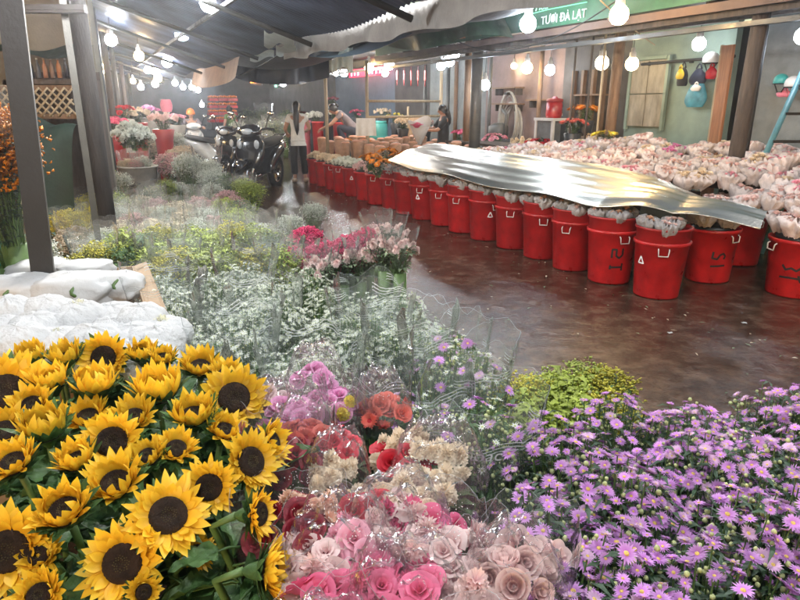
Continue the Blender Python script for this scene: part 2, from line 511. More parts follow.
def corrugated(name, col, rough=.35, metal=.6):
    m, n, l = nodes(name)
    p = n['Principled BSDF']
    tc = n.new('ShaderNodeTexCoord')
    nz = n.new('ShaderNodeTexNoise'); nz.inputs['Scale'].default_value = 2.5; nz.inputs['Detail'].default_value = 6
    l.new(tc.outputs['Object'], nz.inputs['Vector'])
    r = n.new('ShaderNodeValToRGB')
    r.color_ramp.elements[0].position = .3; r.color_ramp.elements[0].color = rgb(col, .5)
    r.color_ramp.elements[1].position = .75; r.color_ramp.elements[1].color = rgb(col, 1.4)
    l.new(nz.outputs[0], r.inputs[0]); l.new(r.outputs[0], p.inputs['Base Color'])
    p.inputs['Roughness'].default_value = rough
    p.inputs['Metallic'].default_value = metal
    return m
M['roof_metal'] = corrugated('corrugated_metal', (.075, .095, .145), .40, .6)
M['roof_brown'] = corrugated('brown_roof', (.05, .038, .03), .6, .1)
LIGHT = {
    'strung_strong': glow('led_strung_strong', (.98, .97, .95), 95.0),
    'strung': glow('led_strung', (.97, .97, 1.0), 46.0),
    'white': glow('led_white', (.92, .96, 1.0), BULB),
    'warm': glow('led_warm', (1.0, .66, .29), BULB),
    'cool': glow('led_cool', (.74, .86, 1.0), BULB),
    'warm_low': glow('led_warm_low', (1.0, .78, .46), BULB * .2), 'white_low': glow('led_white_low', (.92, .96, 1.0), BULB * .2),
    'white_dim': glow('led_white_small', (.92, .96, 1.0), BULB * .42), 'warm_dim': glow('led_warm_small', (1.0, .74, .38), BULB * .42), 'cool_dim': glow('led_cool_small', (.74, .86, 1.0), BULB * .42),
}

# ================================================================== THE SETTING
mb = MB()
mb.grid(lambda u, v: (-40 + 80 * u, -25 + 85 * v, 0), 8, 8)
tag(mb.build('wet_floor', M['floor'], smooth=False), kind='structure')

def wall_block(name, label, a, b, z0, z1, m, thick=.12, cat='wall', off=0.0):
    # an upright slab whose front foot runs from a to b
    a, b = Vector(a), Vector(b)
    d = (b - a)
    L = d.length
    t = thing(name, label, cat, ((a.x + b.x) / 2, (a.y + b.y) / 2, 0), math.atan2(d.y, d.x))
    q = MB()
    q.box((0, -thick / 2 if off == 0 else off, (z0 + z1) / 2), (L, thick, z1 - z0))
    q.build('panel', m, t, smooth=False)
    return t
def post(name, label, p, r, h, m, n=12, square=False, lean=(0, 0), z0=0.0, cat='post', side=None):
    q = MB()
    if square:
        q.box((0, 0, h / 2), (r * 2, r * 2, h)); q.v = [(x + lean[0] * z / h, y + lean[1] * z / h, z) for x, y, z in q.v]
        ms = [m]
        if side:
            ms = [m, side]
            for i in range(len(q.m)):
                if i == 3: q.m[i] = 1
    else:
        q.tube([(0, 0, 0), (lean[0] * .5, lean[1] * .5, h * .5), (lean[0], lean[1], h)], [r, r * .97, r * .93], n)
        ms = [m]
    o = q.build(name, ms, smooth=not square, loc=(p.x, p.y, z0))
    if square: o.rotation_euler.z = YAW
    tag(o, label, cat)
    return o

# ---- left stall row: posts
pA = at(50, 296, 0) * 1.0
pA = Vector((-1.83, 3.0, 0))
post('steel_post', 'thick dark steel post with lit side coloured paler, standing behind the boxed white bundles', pA, .050, 3.3, M['steel_dark'], square=True, side=M['steel_olive'], lean=(.16, 0))  # light on the right face is put in as a paler material
pB = aty(76, 90, 5.4); post('steel_post', 'slim light grey steel post behind the thick dark post', Vector((pB.x, pB.y, 0)), .026, 3.4, M['steel_olive'], square=True)
pC = aty(89, 90, 6.0); post('timber_post', 'rough blackened timber post beside the slim grey steel post', Vector((pC.x, pC.y, 0)), .078, 3.6, M['wood_black'])
for i, (px, Y, r, mm, lab) in enumerate([
        (97, 8.2, .05, 'wood_dark', 'thin dark post just past the rough timber post in the left stall row'),
        (104, 10.0, .05, 'steel_grey', 'pale post with peeling paint in the left stall row'),
        (111, 12.4, .06, 'wood_dark', 'dark post above the red crate in the left stall row'),
        (118, 14.5, .05, 'steel_grey', 'grey post behind the white hydrangeas in the left stall row'),
        (125, 17.5, .06, 'wood_dark', 'dark post before the far end of the left stall row'),
        (131, 20.5, .06, 'steel_grey', 'farthest pale post of the left stall row')]):
    p = aty(px, 100, Y)
    post('stall_post', lab, Vector((p.x, p.y, 0)), r, 3.1, M[mm])
# beam between the two left posts
t = thing('steel_beam', 'grey steel crossbeam joining the tops of the left posts', 'beam', aty(46, 9, 5.3))
q = MB(); q.box((0, 0, 0), (.62, .06, .06)); q.box((0, -.035, 0), (.62, .006, .02)); q.build('rail', M['steel_dark'], t, smooth=False)
# stall behind them
a, b = aty(2, 60, 7.6), aty(100, 60, 7.6)
wall_block('stall_partition', 'dim cream plastered partition behind the left posts', (a.x, a.y, 0), (b.x, b.y, 0), 0, 3.6, M['cream_wall'])
a, b = aty(14, 60, 7.4), aty(90, 60, 7.4)
def shelf_goods():
    c = aty(46, 70, 7.2)
    t = thing('storage_shelf', 'dark shelf holding a row of slim bottles under a green tarpaulin', 'shelf', (c.x, c.y, 0))
    q = MB(); q.box((0, .1, aty(46, 82, 7.2).z), (.92, .3, .05)); q.box((-.45, .1, .9), (.04, .3, 1.9)); q.box((.45, .1, .9), (.04, .3, 1.9)); q.box((0, .28, 1.0), (.9, .02, 1.9))
    q.build('frame', M['wood_dark'], t, smooth=False)
    zt = aty(46, 56, 7.2).z
    q = MB()
    q.grid(lambda u, v: (-.5 + u, -.12 + .25 * v - .06 * math.sin(u * 11) * (1 - v), zt - .02 + .1 * v + .04 * math.sin(u * 7 + 2 * v) + .02), 20, 6)
    q.build('tarpaulin', M['tarp_deep'], t)
    zs = aty(46, 81, 7.2).z + .03
    for i in range(11):
        o = thing('bottle', f'slim dusty bottle on the dark shelf, {ORD[i]} from the thick post', 'bottle', (c.x - .38 + i * .076, c.y - .02, zs), group='bottles on the dark shelf')
        q = MB(); q.lathe([(.024, 0), (.026, .1), (.022, .13), (.010, .16), (.010, .19)], 10, closed=True)
        q.build('body', M[('plank', 'wood', 'banner_orange', 'black_plastic', 'machine')[i % 5]], o)
        q = MB(); q.lathe([(.012, .185), (.012, .205)], 8, closed=True); q.build('cap', M['bucket_grey'], o)
    # lattice basket below
    zb0, zb1 = aty(46, 116, 7.1).z, aty(46, 88, 7.1).z
    t = thing('lattice_basket', 'large woven lattice basket under the bottle shelf', 'basket', (c.x, c.y - .25, zb0))
    q = MB(); h = zb1 - zb0
    for k in range(-9, 10):
        x0 = k * .09
        for sgn in (1, -1):
            pts = []
            for j in range(6):
                x = x0 + sgn * (j / 5 - .5) * h
                if -.42 < x < .42: pts.append((x, -.04 - .012 * sgn, h * j / 5))
            if len(pts) > 1: q.tube(pts, .011, 5)
    q.build('lattice', M['bamboo'], t)
    q = MB(); q.box((0, .12, h / 2), (.86, .2, h)); q.build('body', M['wood_dark'], t, smooth=False)
    q = MB(); q.box((0, .03, 0), (.9, .12, .05)); q.box((0, .03, h), (.9, .12, .05)); q.build('rim', M['wood'], t, smooth=False)
    z1 = aty(46, 118, 6.9).z
    t = thing('green_cloth_cover', 'crumpled dark green cloth over a pile below the lattice basket', 'cloth', (c.x, c.y - .5, 0))
    q = MB(); q.grid(lambda u, v: (-.5 + u, -.4 * v + .05 * math.sin(9 * u), (z1 - .1) * (1 - v ** 3) + .04 * math.sin(u * 14 + 5 * v) + .1 * math.sin(u * PI)), 26, 12)
    q.build('sheet', M['tarp_deep'], t)
shelf_goods()

# ---- roof over the left stalls
def zroof(t): return 2.30 + (2.3 - t) * .33
def left_roof():
    t = thing('corrugated_roof', 'long dark corrugated metal roof sloping over the left stalls and aisle edge', 'roof', st(13, 0, 0))
    o = st(13, 0, 0)
    q = MB()
    ns = 1300
    q.grid(lambda u, v: st(3.2 + 22 * u, -2.2 + 4.5 * v, zroof(-2.2 + 4.5 * v) + .014 * math.sin(u * 22 / .085 * 2 * PI) + .03 * math.sin(u * 40)) - o, ns, 3)
    q.build('sheet', M['roof_metal'], t)
    for k in range(4):
        tt = -2.0 + 3.4 * k / 3
        q = MB(); q.box((0, 0, 0), (.035, 22, .04), M=Matrix.Translation(st(14, tt, zroof(tt) - .06) - o) @ Matrix.Rotation(YAW, 4, 'Z'))
        q.build('purlin', M['steel_dark'], t, smooth=False)
    for k in range(9):
        s0 = 4.4 + k * 2.3
        q = MB(); q.tube([st(s0, -2.1, zroof(-2.1) - .12) - o, st(s0, 2.25, zroof(2.25) - .12) - o], .028, 6)
        q.build('rafter', M['steel_grey'] if k % 2 else M['steel_dark'], t)
left_roof()
def atroof(px, py, dz=.09):
    d = ray(px, py)
    return O + d * ((2.30 + 2.3 * .33 - dz - CAMH) / (d.z + .33 * d.dot(N)))
def sheet(name, label, cat, fn, nu, nv, m, part='fabric'):
    c = Vector(fn(.5, .5))
    t = thing(name, label, cat, c)
    q = MB(); q.grid(lambda u, v: Vector(fn(u, v)) - c, nu, nv); q.build(part, m, t)
    return t
sheet('awning_valance', 'long grey fabric valance hanging from the eave of the dark roof', 'awning',
      lambda u, v: st(2.6 + 5.4 * u, 2.34 + .02 * math.sin(u * 60) * (1 - v) + .015 * math.sin(u * 23), 2.33 - .21 * (1 - v) - .02 * math.sin(u * 31) * (1 - v)), 120, 6, M['tarp_grey'])
t = thing('rolled_tarp', 'rolled grey tarpaulin lying along the eave above the fabric valance', 'tarpaulin', st(5.3, 2.34, 2.4))
q = MB(); q.tube([st(2.6 + 5.6 * i / 20, 2.36, 2.40 + .02 * math.sin(i * 1.7)) - st(5.3, 2.34, 2.4) for i in range(21)], [.055 + .014 * math.sin(i * 2.3) for i in range(21)], 10)
q.build('roll', M['tarp_grey'], t)
sheet('awning_sheet', 'faded orange brown awning hanging at the far end of the roof eave', 'awning',
      lambda u, v: st(10.2 + 4.6 * u, 2.28 - .1 * (1 - v) + .05 * math.sin(u * 9), 2.36 - .36 * (1 - v) - .10 * math.sin(u * PI)), 30, 6, M['tarp_orange'])
sheet('plastic_sheet', 'crumpled translucent white sheet lit from behind under the roof edge', 'sheet',
      lambda u, v: atroof(264 + 30 * u, 46 - 16 * v * (1 - .3 * u) + 3 * math.sin(u * 9)), 12, 6, M['tarp_pale'])
sheet('plastic_sheet', 'pale green translucent sheet beside the crumpled white one', 'sheet',
      lambda u, v: atroof(276 + 20 * u, 55 - 10 * v + 2 * math.sin(u * 7)), 12, 6, M['tarp_pale'])
sheet('plastic_sheet', 'low thin white sheet drooping above the orange brown awning', 'sheet',
      lambda u, v: atroof(250 + 24 * u, 61 - 7 * v + 2 * math.sin(u * 6) - 3 * u), 12, 6, M['tarp_pale'])
sheet('plastic_sheet', 'pale yellow green sheet bunched up beside the hanging lamp', 'sheet',
      lambda u, v: aty(329 + 24 * u, 70 - 26 * v * (.4 + .6 * u) + 3 * math.sin(u * 8), 12.0 + .15 * math.sin(u * 14)), 16, 8, M['tarp_pale'])
sheet('dark_tarp', 'dark blue tarpaulin sagging across the aisle between the two roofs', 'tarpaulin',
      lambda u, v: st(9.2 + 9 * u, 2.3 + 2.6 * v, 2.38 + .35 * v - .28 * math.sin(v * PI) + .05 * math.sin(u * 17)), 30, 10, M['tarp_dark'])
sheet('dark_tarp', 'dark green tarpaulin hanging in folds behind the pale sheets', 'tarpaulin',
      lambda u, v: st(12.5 + .4 * math.sin(u * 9), 2.6 + 2.0 * u, 2.12 + .5 * v - .16 * math.sin(u * PI) * (1 - v)), 24, 6, M['tarp_dark'])

# ---- right shops: roof, fascia, banners
def right_roof():
    o = st(10, 7, 0)
    t = thing('shop_canopy', 'low brown canopy roof over the row of shops on the far side of the aisle', 'canopy', o)
    q = MB()
    q.add([st(1, 6.25, 2.78) - o, st(1, 9.2, 3.0) - o, st(24, 9.2, 3.0) - o, st(24, 6.25, 2.78) - o, st(1, 6.25, 2.83) - o, st(1, 9.2, 3.05) - o, st(24, 9.2, 3.05) - o, st(24, 6.25, 2.83) - o],
          [(0, 3, 2, 1), (4, 5, 6, 7), (0, 1, 5, 4), (1, 2, 6, 5), (2, 3, 7, 6), (3, 0, 4, 7)])
    q.build('roof_deck', M['roof_brown'], t, smooth=False)
    for k, (tt, z, h, mm) in enumerate([(6.3, 2.55, .14, 'wood_dark'), (6.34, 2.40, .05, 'steel_grey'), (7.6, 2.68, .12, 'wood_dark')]):
        q = MB(); q.box((0, 0, 0), (.08, 22, h), M=Matrix.Translation(st(12, tt, z) - o) @ Matrix.Rotation(YAW, 4, 'Z'))
        q.build('beam', M[mm], t, smooth=False)
    for k in range(14):
        s0 = 2.2 + 1.5 * k
        q = MB(); q.tube([st(s0, 6.3, 2.66) - o, st(s0, 9.1, 2.88) - o], .03, 6); q.build('rafter', M['wood_dark'], t)
right_roof()
def banner():
    o = st(8, 6.15, 2.6)
    t = thing('shop_banner', 'long green and brown shop banner with pale lettering along the canopy edge', 'banner', o, YAW)
    q = MB(); q.box((0, 0, .30), (.02, 11.6, .50)); q.build('board', M['banner_green'], t, smooth=False)
    q = MB(); q.box((0, 0, -.02), (.03, 11.6, .09)); q.build('lower_strip', M['banner_brown'], t, smooth=False)
    for k, (y, w, lean) in enumerate([(3.4, .30, .2), (2.8, .26, -.2), (2.1, .32, .25), (1.45, .22, 0)]):
        q = MB(); q.add([(-.014, y - w / 2, .1), (-.014, y + w / 2 - .08, .1), (-.014, y + w / 2 + lean * .4, .5), (-.014, y - w / 2 + .14 + lean * .4, .5)], [(0, 1, 2, 3)])
        q.build('printed_shape', M['banner_orange'], t, smooth=False)
    def text(body, y, z, size, m, name, shear=0.0):
        cu = bpy.data.curves.new(name, 'FONT')
        cu.body = body; cu.size = size; cu.shear = shear; cu.extrude = .004
        tmp = bpy.data.objects.new('tmp', cu); C.objects.link(tmp)
        dg = bpy.context.evaluated_depsgraph_get()
        me = bpy.data.meshes.new_from_object(tmp.evaluated_get(dg))
        bpy.data.objects.remove(tmp)
        me.materials.clear(); me.materials.append(m)
        # text x -> -Y of the banner, text y -> Z, facing -X
        mm = Matrix(((0, 0, -1, -.020), (-1, 0, 0, y), (0, 1, 0, z), (0, 0, 0, 1)))
        me.transform(mm)
        put(name, me, t)
    yA = (att(541, 22, 6.13) - o).dot(U)
    text('TƯƠI ĐÀ LẠT', yA, .10, .155, M['sign_white'], 'lettering')
    yB = (att(535, 10, 6.13) - o).dot(U)
    text('Hoa', yB, .30, .17, glow('neon_green', (.45, 1.0, .72), .35), 'script_lettering', .35)
    q = MB(); q.tube([(-.03, yB + .25, .265), (-.03, yB - .3, .285), (-.03, yB - 1.1, .28)], .006, 6); q.build('neon_tube', glow('neon_tube', (.25, 1.0, .5), .5), t)
banner()
sheet('green_tarp', 'green tarpaulin with rolled hem hanging in front of the far shops', 'tarpaulin',
      lambda u, v: st(8.0 + 5 * u, 5.75 - .3 * v + .06 * math.sin(u * 21), 2.52 + .45 * v + .08 * math.sin(u * 8) + .2 * u), 50, 8, M['tarp_green'])
sheet('grey_tarp', 'wrinkled grey tarpaulin stretched over the aisle beside the green one', 'tarpaulin',
      lambda u, v: st(6.6 + 6.2 * u, 4.3 + 1.4 * v, 2.72 + .25 * v - .15 * math.sin(v * PI) + .04 * math.sin(u * 26 + 3 * v)), 60, 8, M['tarp_grey'])

# facade of the right shops, on the line t = 8.5
def facade(name, label, x0, x1, m, z0=0.0, z1=2.75, t=8.5, cat='wall'):
    a, b = att(x0, 100, t), att(x1, 100, t)
    return wall_block(name, label, (a.x, a.y, 0), (b.x, b.y, 0), z0, z1, m, cat=cat, off=.06)
facade('plaster_wall', 'pale mint plastered wall with a boarded panel and bags hanging on it', 627, 727, M['mint'])
facade('plaster_wall', 'plain grey wall behind the blue ladder', 741, 930, M['grey_wall'])
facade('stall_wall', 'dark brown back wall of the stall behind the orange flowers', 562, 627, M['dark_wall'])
facade('stall_wall', 'faded pink back wall behind the hanging hose coil', 486, 562, M['pinkish'])
facade('stall_wall', 'pale grey back wall beside the round grey column', 430, 486, M['grey_wall'])
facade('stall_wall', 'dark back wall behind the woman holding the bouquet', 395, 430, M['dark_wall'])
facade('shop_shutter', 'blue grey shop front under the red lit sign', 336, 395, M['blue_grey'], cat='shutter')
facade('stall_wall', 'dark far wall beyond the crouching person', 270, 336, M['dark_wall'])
facade('dark_opening', 'dark gap in the wall between brown plank and grey wall', 727, 741, M['dark_wall'], t=8.9)
# far end of the street
a, b = aty(60, 100, 34), aty(330, 100, 34)
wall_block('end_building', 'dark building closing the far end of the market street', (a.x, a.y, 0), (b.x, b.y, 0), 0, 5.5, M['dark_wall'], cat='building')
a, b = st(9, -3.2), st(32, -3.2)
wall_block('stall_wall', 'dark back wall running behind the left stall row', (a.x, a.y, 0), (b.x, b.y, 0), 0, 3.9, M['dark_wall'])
# details on the mint wall
def on_wall(px, py, t=8.42):
    return att(px, py, t)
def door_panel():
    a, b, zt, zb = on_wall(634, 60), on_wall(668, 60), on_wall(650, 60).z, on_wall(650, 127).z
    c = (a + b) / 2
    t = thing('boarded_panel', 'beige boarded door panel set in the mint wall', 'door', (c.x, c.y, zb), math.atan2((b - a).y, (b - a).x))
    L, h = (b - a).length, zt - zb
    q = MB()
    for i in range(2):
        for j in range(2):
            q.box(((i - .5) * L / 2, 0, h * (.25 + .5 * j)), (L / 2 - .015, .03, h / 2 - .015))
    q.build('boards', M['beige_door'], t, smooth=False)
    q = MB(); q.box((-L / 2 - .03, 0, h / 2), (.05, .06, h + .1)); q.box((L / 2 + .03, 0, h / 2), (.05, .06, h + .1)); q.box((0, 0, h + .03), (L, .06, .05))
    q.build('frame', M['mint'], t, smooth=False)
    p = on_wall(692, 61)
    t2 = thing('wall_rail', 'dark coat rail fixed across the mint wall above the bags', 'rail', p, math.atan2((b - a).y, (b - a).x))
    q = MB(); q.tube([(-.95, -.04, 0), (.75, -.04, .02)], .022, 8); q.build('bar', M['steel_dark'], t2)
    for x in (-.8, 0, .6):
        q = MB(); q.box((x, -.01, 0), (.04, .06, .06)); q.build('bracket', M['steel_dark'], t2, smooth=False)
door_panel()
def bag(px0, py0, px1, py1, name, label, m, t=8.3, cat='bag', tie=False, gather=.25):
    c = att((px0 + px1) / 2, py1, t)
    top = att((px0 + px1) / 2, py0, t)
    w = msize(px1 - px0, c); h = top.z - c.z
    th = thing(name, label, cat, c, YAW + PI / 2)
    q = MB()
    sd = R.random() * 40
    prof = lambda v: (.5 * w) * ((.72 + .28 * math.sin(min(1, v / .3) * PI / 2)) if v < .5 else 1.0 - (1 - gather) * ((v - .5) / .5) ** 1.4)
    q.grid(lambda u, v: (prof(v) * math.cos(2 * PI * u) * (1 + .06 * math.sin(7 * u * 2 * PI + 4 * v) + .25 * noise.noise(Vector((math.cos(2 * PI * u) * 1.5 + sd, math.sin(2 * PI * u) * 1.5, v * 2.5)))), .45 * prof(v) * math.sin(2 * PI * u), h * v * (.97 if v > 0 else 1)), 28, 10)
    q.add([(0, 0, 0)] + [(prof(0) * math.cos(2 * PI * k / 28), .45 * prof(0) * math.sin(2 * PI * k / 28), 0) for k in range(28)], [(0, (k + 1) % 28 + 1, k + 1) for k in range(28)])
    q.build('pouch', m, th)
    q = MB(); q.tube([(-w * .18, 0, h * .95), (-w * .1, 0, h * 1.15), (0, 0, h * 1.25), (w * .1, 0, h * 1.15), (w * .18, 0, h * .95)], .012, 6); q.build('handle', m, th)
    return th
def helmet(px, py, r_px, label, m, t=8.3, name='helmet', cat='helmet'):
    c = att(px, py, t); r = msize(r_px, c)
    th = thing(name, label, cat, c, YAW + PI / 2)
    q = MB(); q.lathe([(r * math.cos(a), r * 1.0 * math.sin(a)) for a in [(-.35 + 1.9 * i / 9) for i in range(10)]] , 20); q.build('shell', m, th)
    q = MB(); q.lathe([(r * .98, -.32 * r), (r * 1.06, -.36 * r), (r * .95, -.42 * r)], 20); q.build('rim', M['black_rubber'], th)
    q = MB(); q.tube([(-r * .9, 0, -.3 * r), (-r * .3, 0, -1.5 * r), (r * .3, 0, -1.5 * r), (r * .9, 0, -.3 * r)], .008, 5); q.build('strap', M['black_rubber'], th)
    return th
bag(683, 83, 706, 107, 'tote_bag', 'blue shopping bag hanging lowest on the mint wall', M['blue_bag'], gather=.55)
bag(688, 68, 706, 85, 'cloth_bag', 'dark navy bag bunched above the blue shopping bag', M['navy_cloth'])
bag(675, 67, 688, 86, 'cloth_bag', 'black and yellow striped bag beside the navy one', M['black_cloth'])
th = bag(675, 68, 684, 79, 'cloth_pouch', 'small bright yellow pouch hanging over the black bag', M['yellow_plastic'], t=8.14)
helmet(711, 60, 8, 'off white helmet hanging at the top of the mint wall', M['bucket_white'])
bag(704, 66, 717, 79, 'cloth_bag', 'crimson bag hanging under the off white helmet', M['red_petal'])
bag(690, 84, 701, 91, 'cloth_pouch', 'crumpled white cloth pouch over the blue shopping bag', M['white_cloth'], t=8.12)
bag(739, 66, 750, 96, 'cloth_bag', 'beige cloth bag hanging from the dark trunk post', M['beige_cloth'], t=6.5, gather=.2)
helmet(781, 81, 7, 'teal helmet hanging on the grey wall', M['teal'], t=8.2)
helmet(793, 84, 8, 'white helmet hanging beside the teal one', M['white_body'], t=8.15)
bag(776, 90, 792, 97, 'cloth_bag', 'pink striped cloth hanging below the teal helmet', M['pink_plastic'], t=8.25)
helmet(803, 80, 6, 'dark helmet hanging past the white one', M['navy_cloth'], t=8.2)
p = att(718, 60, 7.9); b = att(716, 133, 7.9)
t = thing('wooden_plank', 'tall orange brown plank leaning beside the mint wall', 'plank', (b.x, b.y, 0), YAW + PI / 2 - .2)
q = MB(); q.box((0, 0, 1.18), (.20, .04, 2.36)); q.build('board', M['plank'], t, smooth=False)
q = MB(); q.box((.115, -.004, 1.18), (.03, .05, 2.38)); q.build('pale_edge', M['bamboo'], t, smooth=False)
pT = att(742, 110, 6.4); post('timber_post', 'thick dark trunk post with a beige bag tied to it', Vector((pT.x, pT.y, 0)), .085, 2.85, M['wood_dark'], lean=(.05, 0))
pT = att(756, 90, 7.0); post('timber_post', 'slim dark post behind the thick trunk post', Vector((pT.x, pT.y, 0)), .03, 2.85, M['steel_dark'])
pT = att(613, 90, 7.2); post('timber_post', 'weathered brown timber post at the corner of the mint wall', Vector((pT.x, pT.y, 0)), .085, 2.9, M['wood'], lean=(.04, 0))
pT = att(476, 100, 6.6); post('round_column', 'smooth round grey column rising behind the silver sheet', Vector((pT.x, pT.y, 0)), .11, 2.9, M['steel_grey'], n=20, cat='column')
pT = att(467, 100, 6.9); post('timber_post', 'brown timber post close behind the round grey column', Vector((pT.x, pT.y, 0)), .07, 2.9, M['wood'])
for px, lab in ((572, 'thin pole standing left of the orange potted flowers'), (588, 'thin pole rising through the orange potted flowers'), (600, 'pale thin pole beside the weathered timber post')):
    pT = att(px, 100, 6.9); post('thin_pole', lab, Vector((pT.x, pT.y, 0)), .018, 2.7, M['wood_dark'] if px < 600 else M['bamboo'])
# frames in the middle distance
for px, tt, lab in ((367, 5.6, 'pale upright pole of the wooden frame by the turquoise barrel'), (326, 4.9, 'pale pole standing between the woman and the crouching person'), (441, 7.6, 'pale pole behind the woman holding the bouquet'), (408, 7.4, 'short pale pole of the rail behind the beige board')):
    pT = att(px, 100, tt); post('frame_pole', lab, Vector((pT.x, pT.y, 0)), .04 if px != 408 else .03, 2.5 if px not in (408,) else 1.55, M['bamboo'])
for py, lab in ((101, 'upper pale rail running between the frame poles'), (117, 'lower pale rail running between the frame poles')):
    a, b = att(368, py, 5.6), att(441, py, 7.6)
    b = a + (b - a); t = thing('frame_rail', lab, 'rail', a)
    q = MB(); q.tube([(0, 0, 0), ((b - a).x, (b - a).y, 0)], .028, 8); q.build('bar', M['bamboo'], t)
# blue ladder
a, b = att(800, 78, 7.4), att(772, 140, 7.0)
def ladder():
    t = thing('step_ladder', 'blue painted step ladder standing before the grey wall', 'ladder', (b.x, b.y, 0))
    d = a - b
    for off in (Vector((0, 0, 0)), Vector((.42, -.05, 0))):
        q = MB(); foot = Vector((0, 0, b.z)) + off - d * (b.z / d.z); top = foot + d * (2.1 / d.z)
        q.tube([foot, top], .035, 6); q.build('stile', M['ladder_blue'], t)
    for k in range(1, 7):
        foot = Vector((0, 0, b.z)) - d * (b.z / d.z); p0 = foot + d * (.3 * k / d.z)
        q = MB(); q.box(p0 + Vector((.21, -.025, 0)), (.42, .08, .03)); q.build('rung', M['steel_dark'], t, smooth=False)
ladder()
# hose coil
c = att(506, 118, 8.2)
t = thing('hose_coil', 'coil of pale hose hanging against the faded pink wall', 'hose', c, YAW + PI / 2)
q = MB()
for k in range(7):
    w, h = .30 + .05 * math.sin(k * 2.1), .52 + .07 * math.sin(k * 1.3)
    q.tube([(w * math.cos(2 * PI * j / 24) + .05 * math.sin(k), -.05 - .025 * k, h * math.sin(2 * PI * j / 24) - .05 * k) for j in range(25)], .022, 6, cap=False)
q.build('hose', M['hose'], t)
q = MB(); q.box((0, 0, .5), (.1, .1, .05)); q.build('hook', M['steel_dark'], t, smooth=False)
# air pump machine
c = att(498, 138, 8.0)
t = thing('water_pump', 'dark grey machine with a vertical pipe beside the hose coil', 'machine', (c.x, c.y, 0), YAW + PI / 2)
q = MB(); q.box((0, 0, .45), (.55, .4, .9)); q.build('body', M['machine'], t, smooth=False)
q = MB(); q.lathe([(.2, 0), (.22, .1), (.22, .25), (.1, .32)], 16, M=Matrix.Translation((0, 0, .9)), closed=True); q.build('motor', M['steel_grey'], t)
q = MB(); q.tube([(-.25, 0, .9), (-.27, 0, 1.4), (-.1, 0, 1.5)], .03, 8); q.build('pipe', M['steel_grey'], t)
# white cabinet with a red water urn on it
c = att(552, 140, 7.9)
t = thing('small_cabinet', 'small white framed cabinet with dark glass door', 'cabinet', (c.x, c.y, 0), YAW + PI / 2)
zc = att(552, 118, 7.9).z
q = MB()
for x in (-.24, .24):
    for y in (-.2, .2): q.box((x, y, zc / 2), (.05, .05, zc))
q.box((0, 0, zc - .02), (.56, .48, .05)); q.box((0, 0, .3), (.5, .42, .04)); q.build('frame', M['white_body'], t, smooth=False)
q = MB(); q.box((0, -.19, zc / 2 + .1), (.42, .02, zc - .35)); q.build('door', M['black_plastic'], t, smooth=False)
q = MB(); q.box((0, .1, zc / 2), (.44, .2, zc - .1)); q.build('body', M['machine'], t, smooth=False)
t = thing('water_urn', 'red water urn standing on the small white cabinet', 'urn', (c.x, c.y, zc + .006), YAW + PI / 2)
q = MB(); q.lathe([(.14, 0), (.15, .05), (.15, .26), (.13, .28)], 18, closed=True); q.build('body', M['red_bin'], t)
q = MB(); q.lathe([(.155, .28), (.15, .33), (.06, .35), (.03, .38)], 18, closed=True); q.build('lid', M['red_dark'], t)
q = MB(); q.tube([(0, -.14, .07), (0, -.2, .07), (0, -.2, .03)], .015, 6); q.build('tap', M['white_body'], t)
q = MB(); q.lathe([(.05, 0), (.045, .01)], 12, M=Matrix.Translation((0, -.151, .17)) @ Matrix.Rotation(PI / 2, 4, 'X'), closed=True); q.build('badge', M['white_ink'], t)
c = att(560, 158, 7.0)
t = thing('plastic_crate', 'red plastic crate below the small white cabinet', 'crate', (c.x, c.y, 0), YAW + PI / 2)
q = MB()
for k in range(4):
    q.box((0, -.2, .1 + .17 * k), (.55, .02, .12)); q.box((-.27, 0, .1 + .17 * k), (.02, .4, .12)); q.box((.27, 0, .1 + .17 * k), (.02, .4, .12)); q.box((0, .2, .1 + .17 * k), (.55, .02, .12))
q.build('slatted_side', M['red_bin'], t, smooth=False)
q = MB(); q.box((0, 0, .03), (.52, .38, .03)); q.build('base', M['red_dark'], t, smooth=False)
q = MB(); q.box((0, -.205, .78), (.58, .04, .05)); q.box((0, .205, .78), (.58, .04, .05)); q.build('rim', M['red_bin'], t, smooth=False)
# turquoise barrel, white cloth, beige board
c = att(376, 130, 6.8)
t = thing('barrel', 'turquoise plastic barrel behind the wooden frame', 'barrel', (c.x, c.y, 0))
q = MB(); q.lathe([(.26, 0), (.30, .15), (.31, .5), (.31, .9), (.29, 1.12), (.25, 1.15)], 22, closed=True); q.build('body', M['teal'], t)
q = MB(); q.lathe([(.315, .38), (.33, .40), (.315, .42)], 22); q.lathe([(.315, .78), (.33, .80), (.315, .82)], 22); q.build('rib', M['teal'], t)
q = MB(); q.lathe([(.27, 1.15), (.27, 1.19), (.02, 1.2)], 22); q.build('lid', M['teal'], t)
c = att(366, 127, 5.5); w = msize(19, c); h = msize(17, c)
t = thing('hanging_cloth', 'plain white cloth draped over the low rail', 'cloth', (c.x, c.y, c.z - h / 2))
q = MB(); q.grid(lambda u, v: ((u - .5) * w * (1 + .1 * (1 - v)), .03 * math.sin(u * 17) * (1 - v) - .02, h * v), 20, 6); q.build('sheet', M['white_cloth'], t)
c = att(416, 130, 7.3)
t = thing('cardboard_sheet', 'plain brown cardboard panel behind the cream flowers', 'cardboard', (c.x, c.y, 0), YAW + PI / 2)
q = MB(); q.box((0, 0, .65), (.75, .05, 1.3)); q.build('board', M['cardboard'], t, smooth=False)
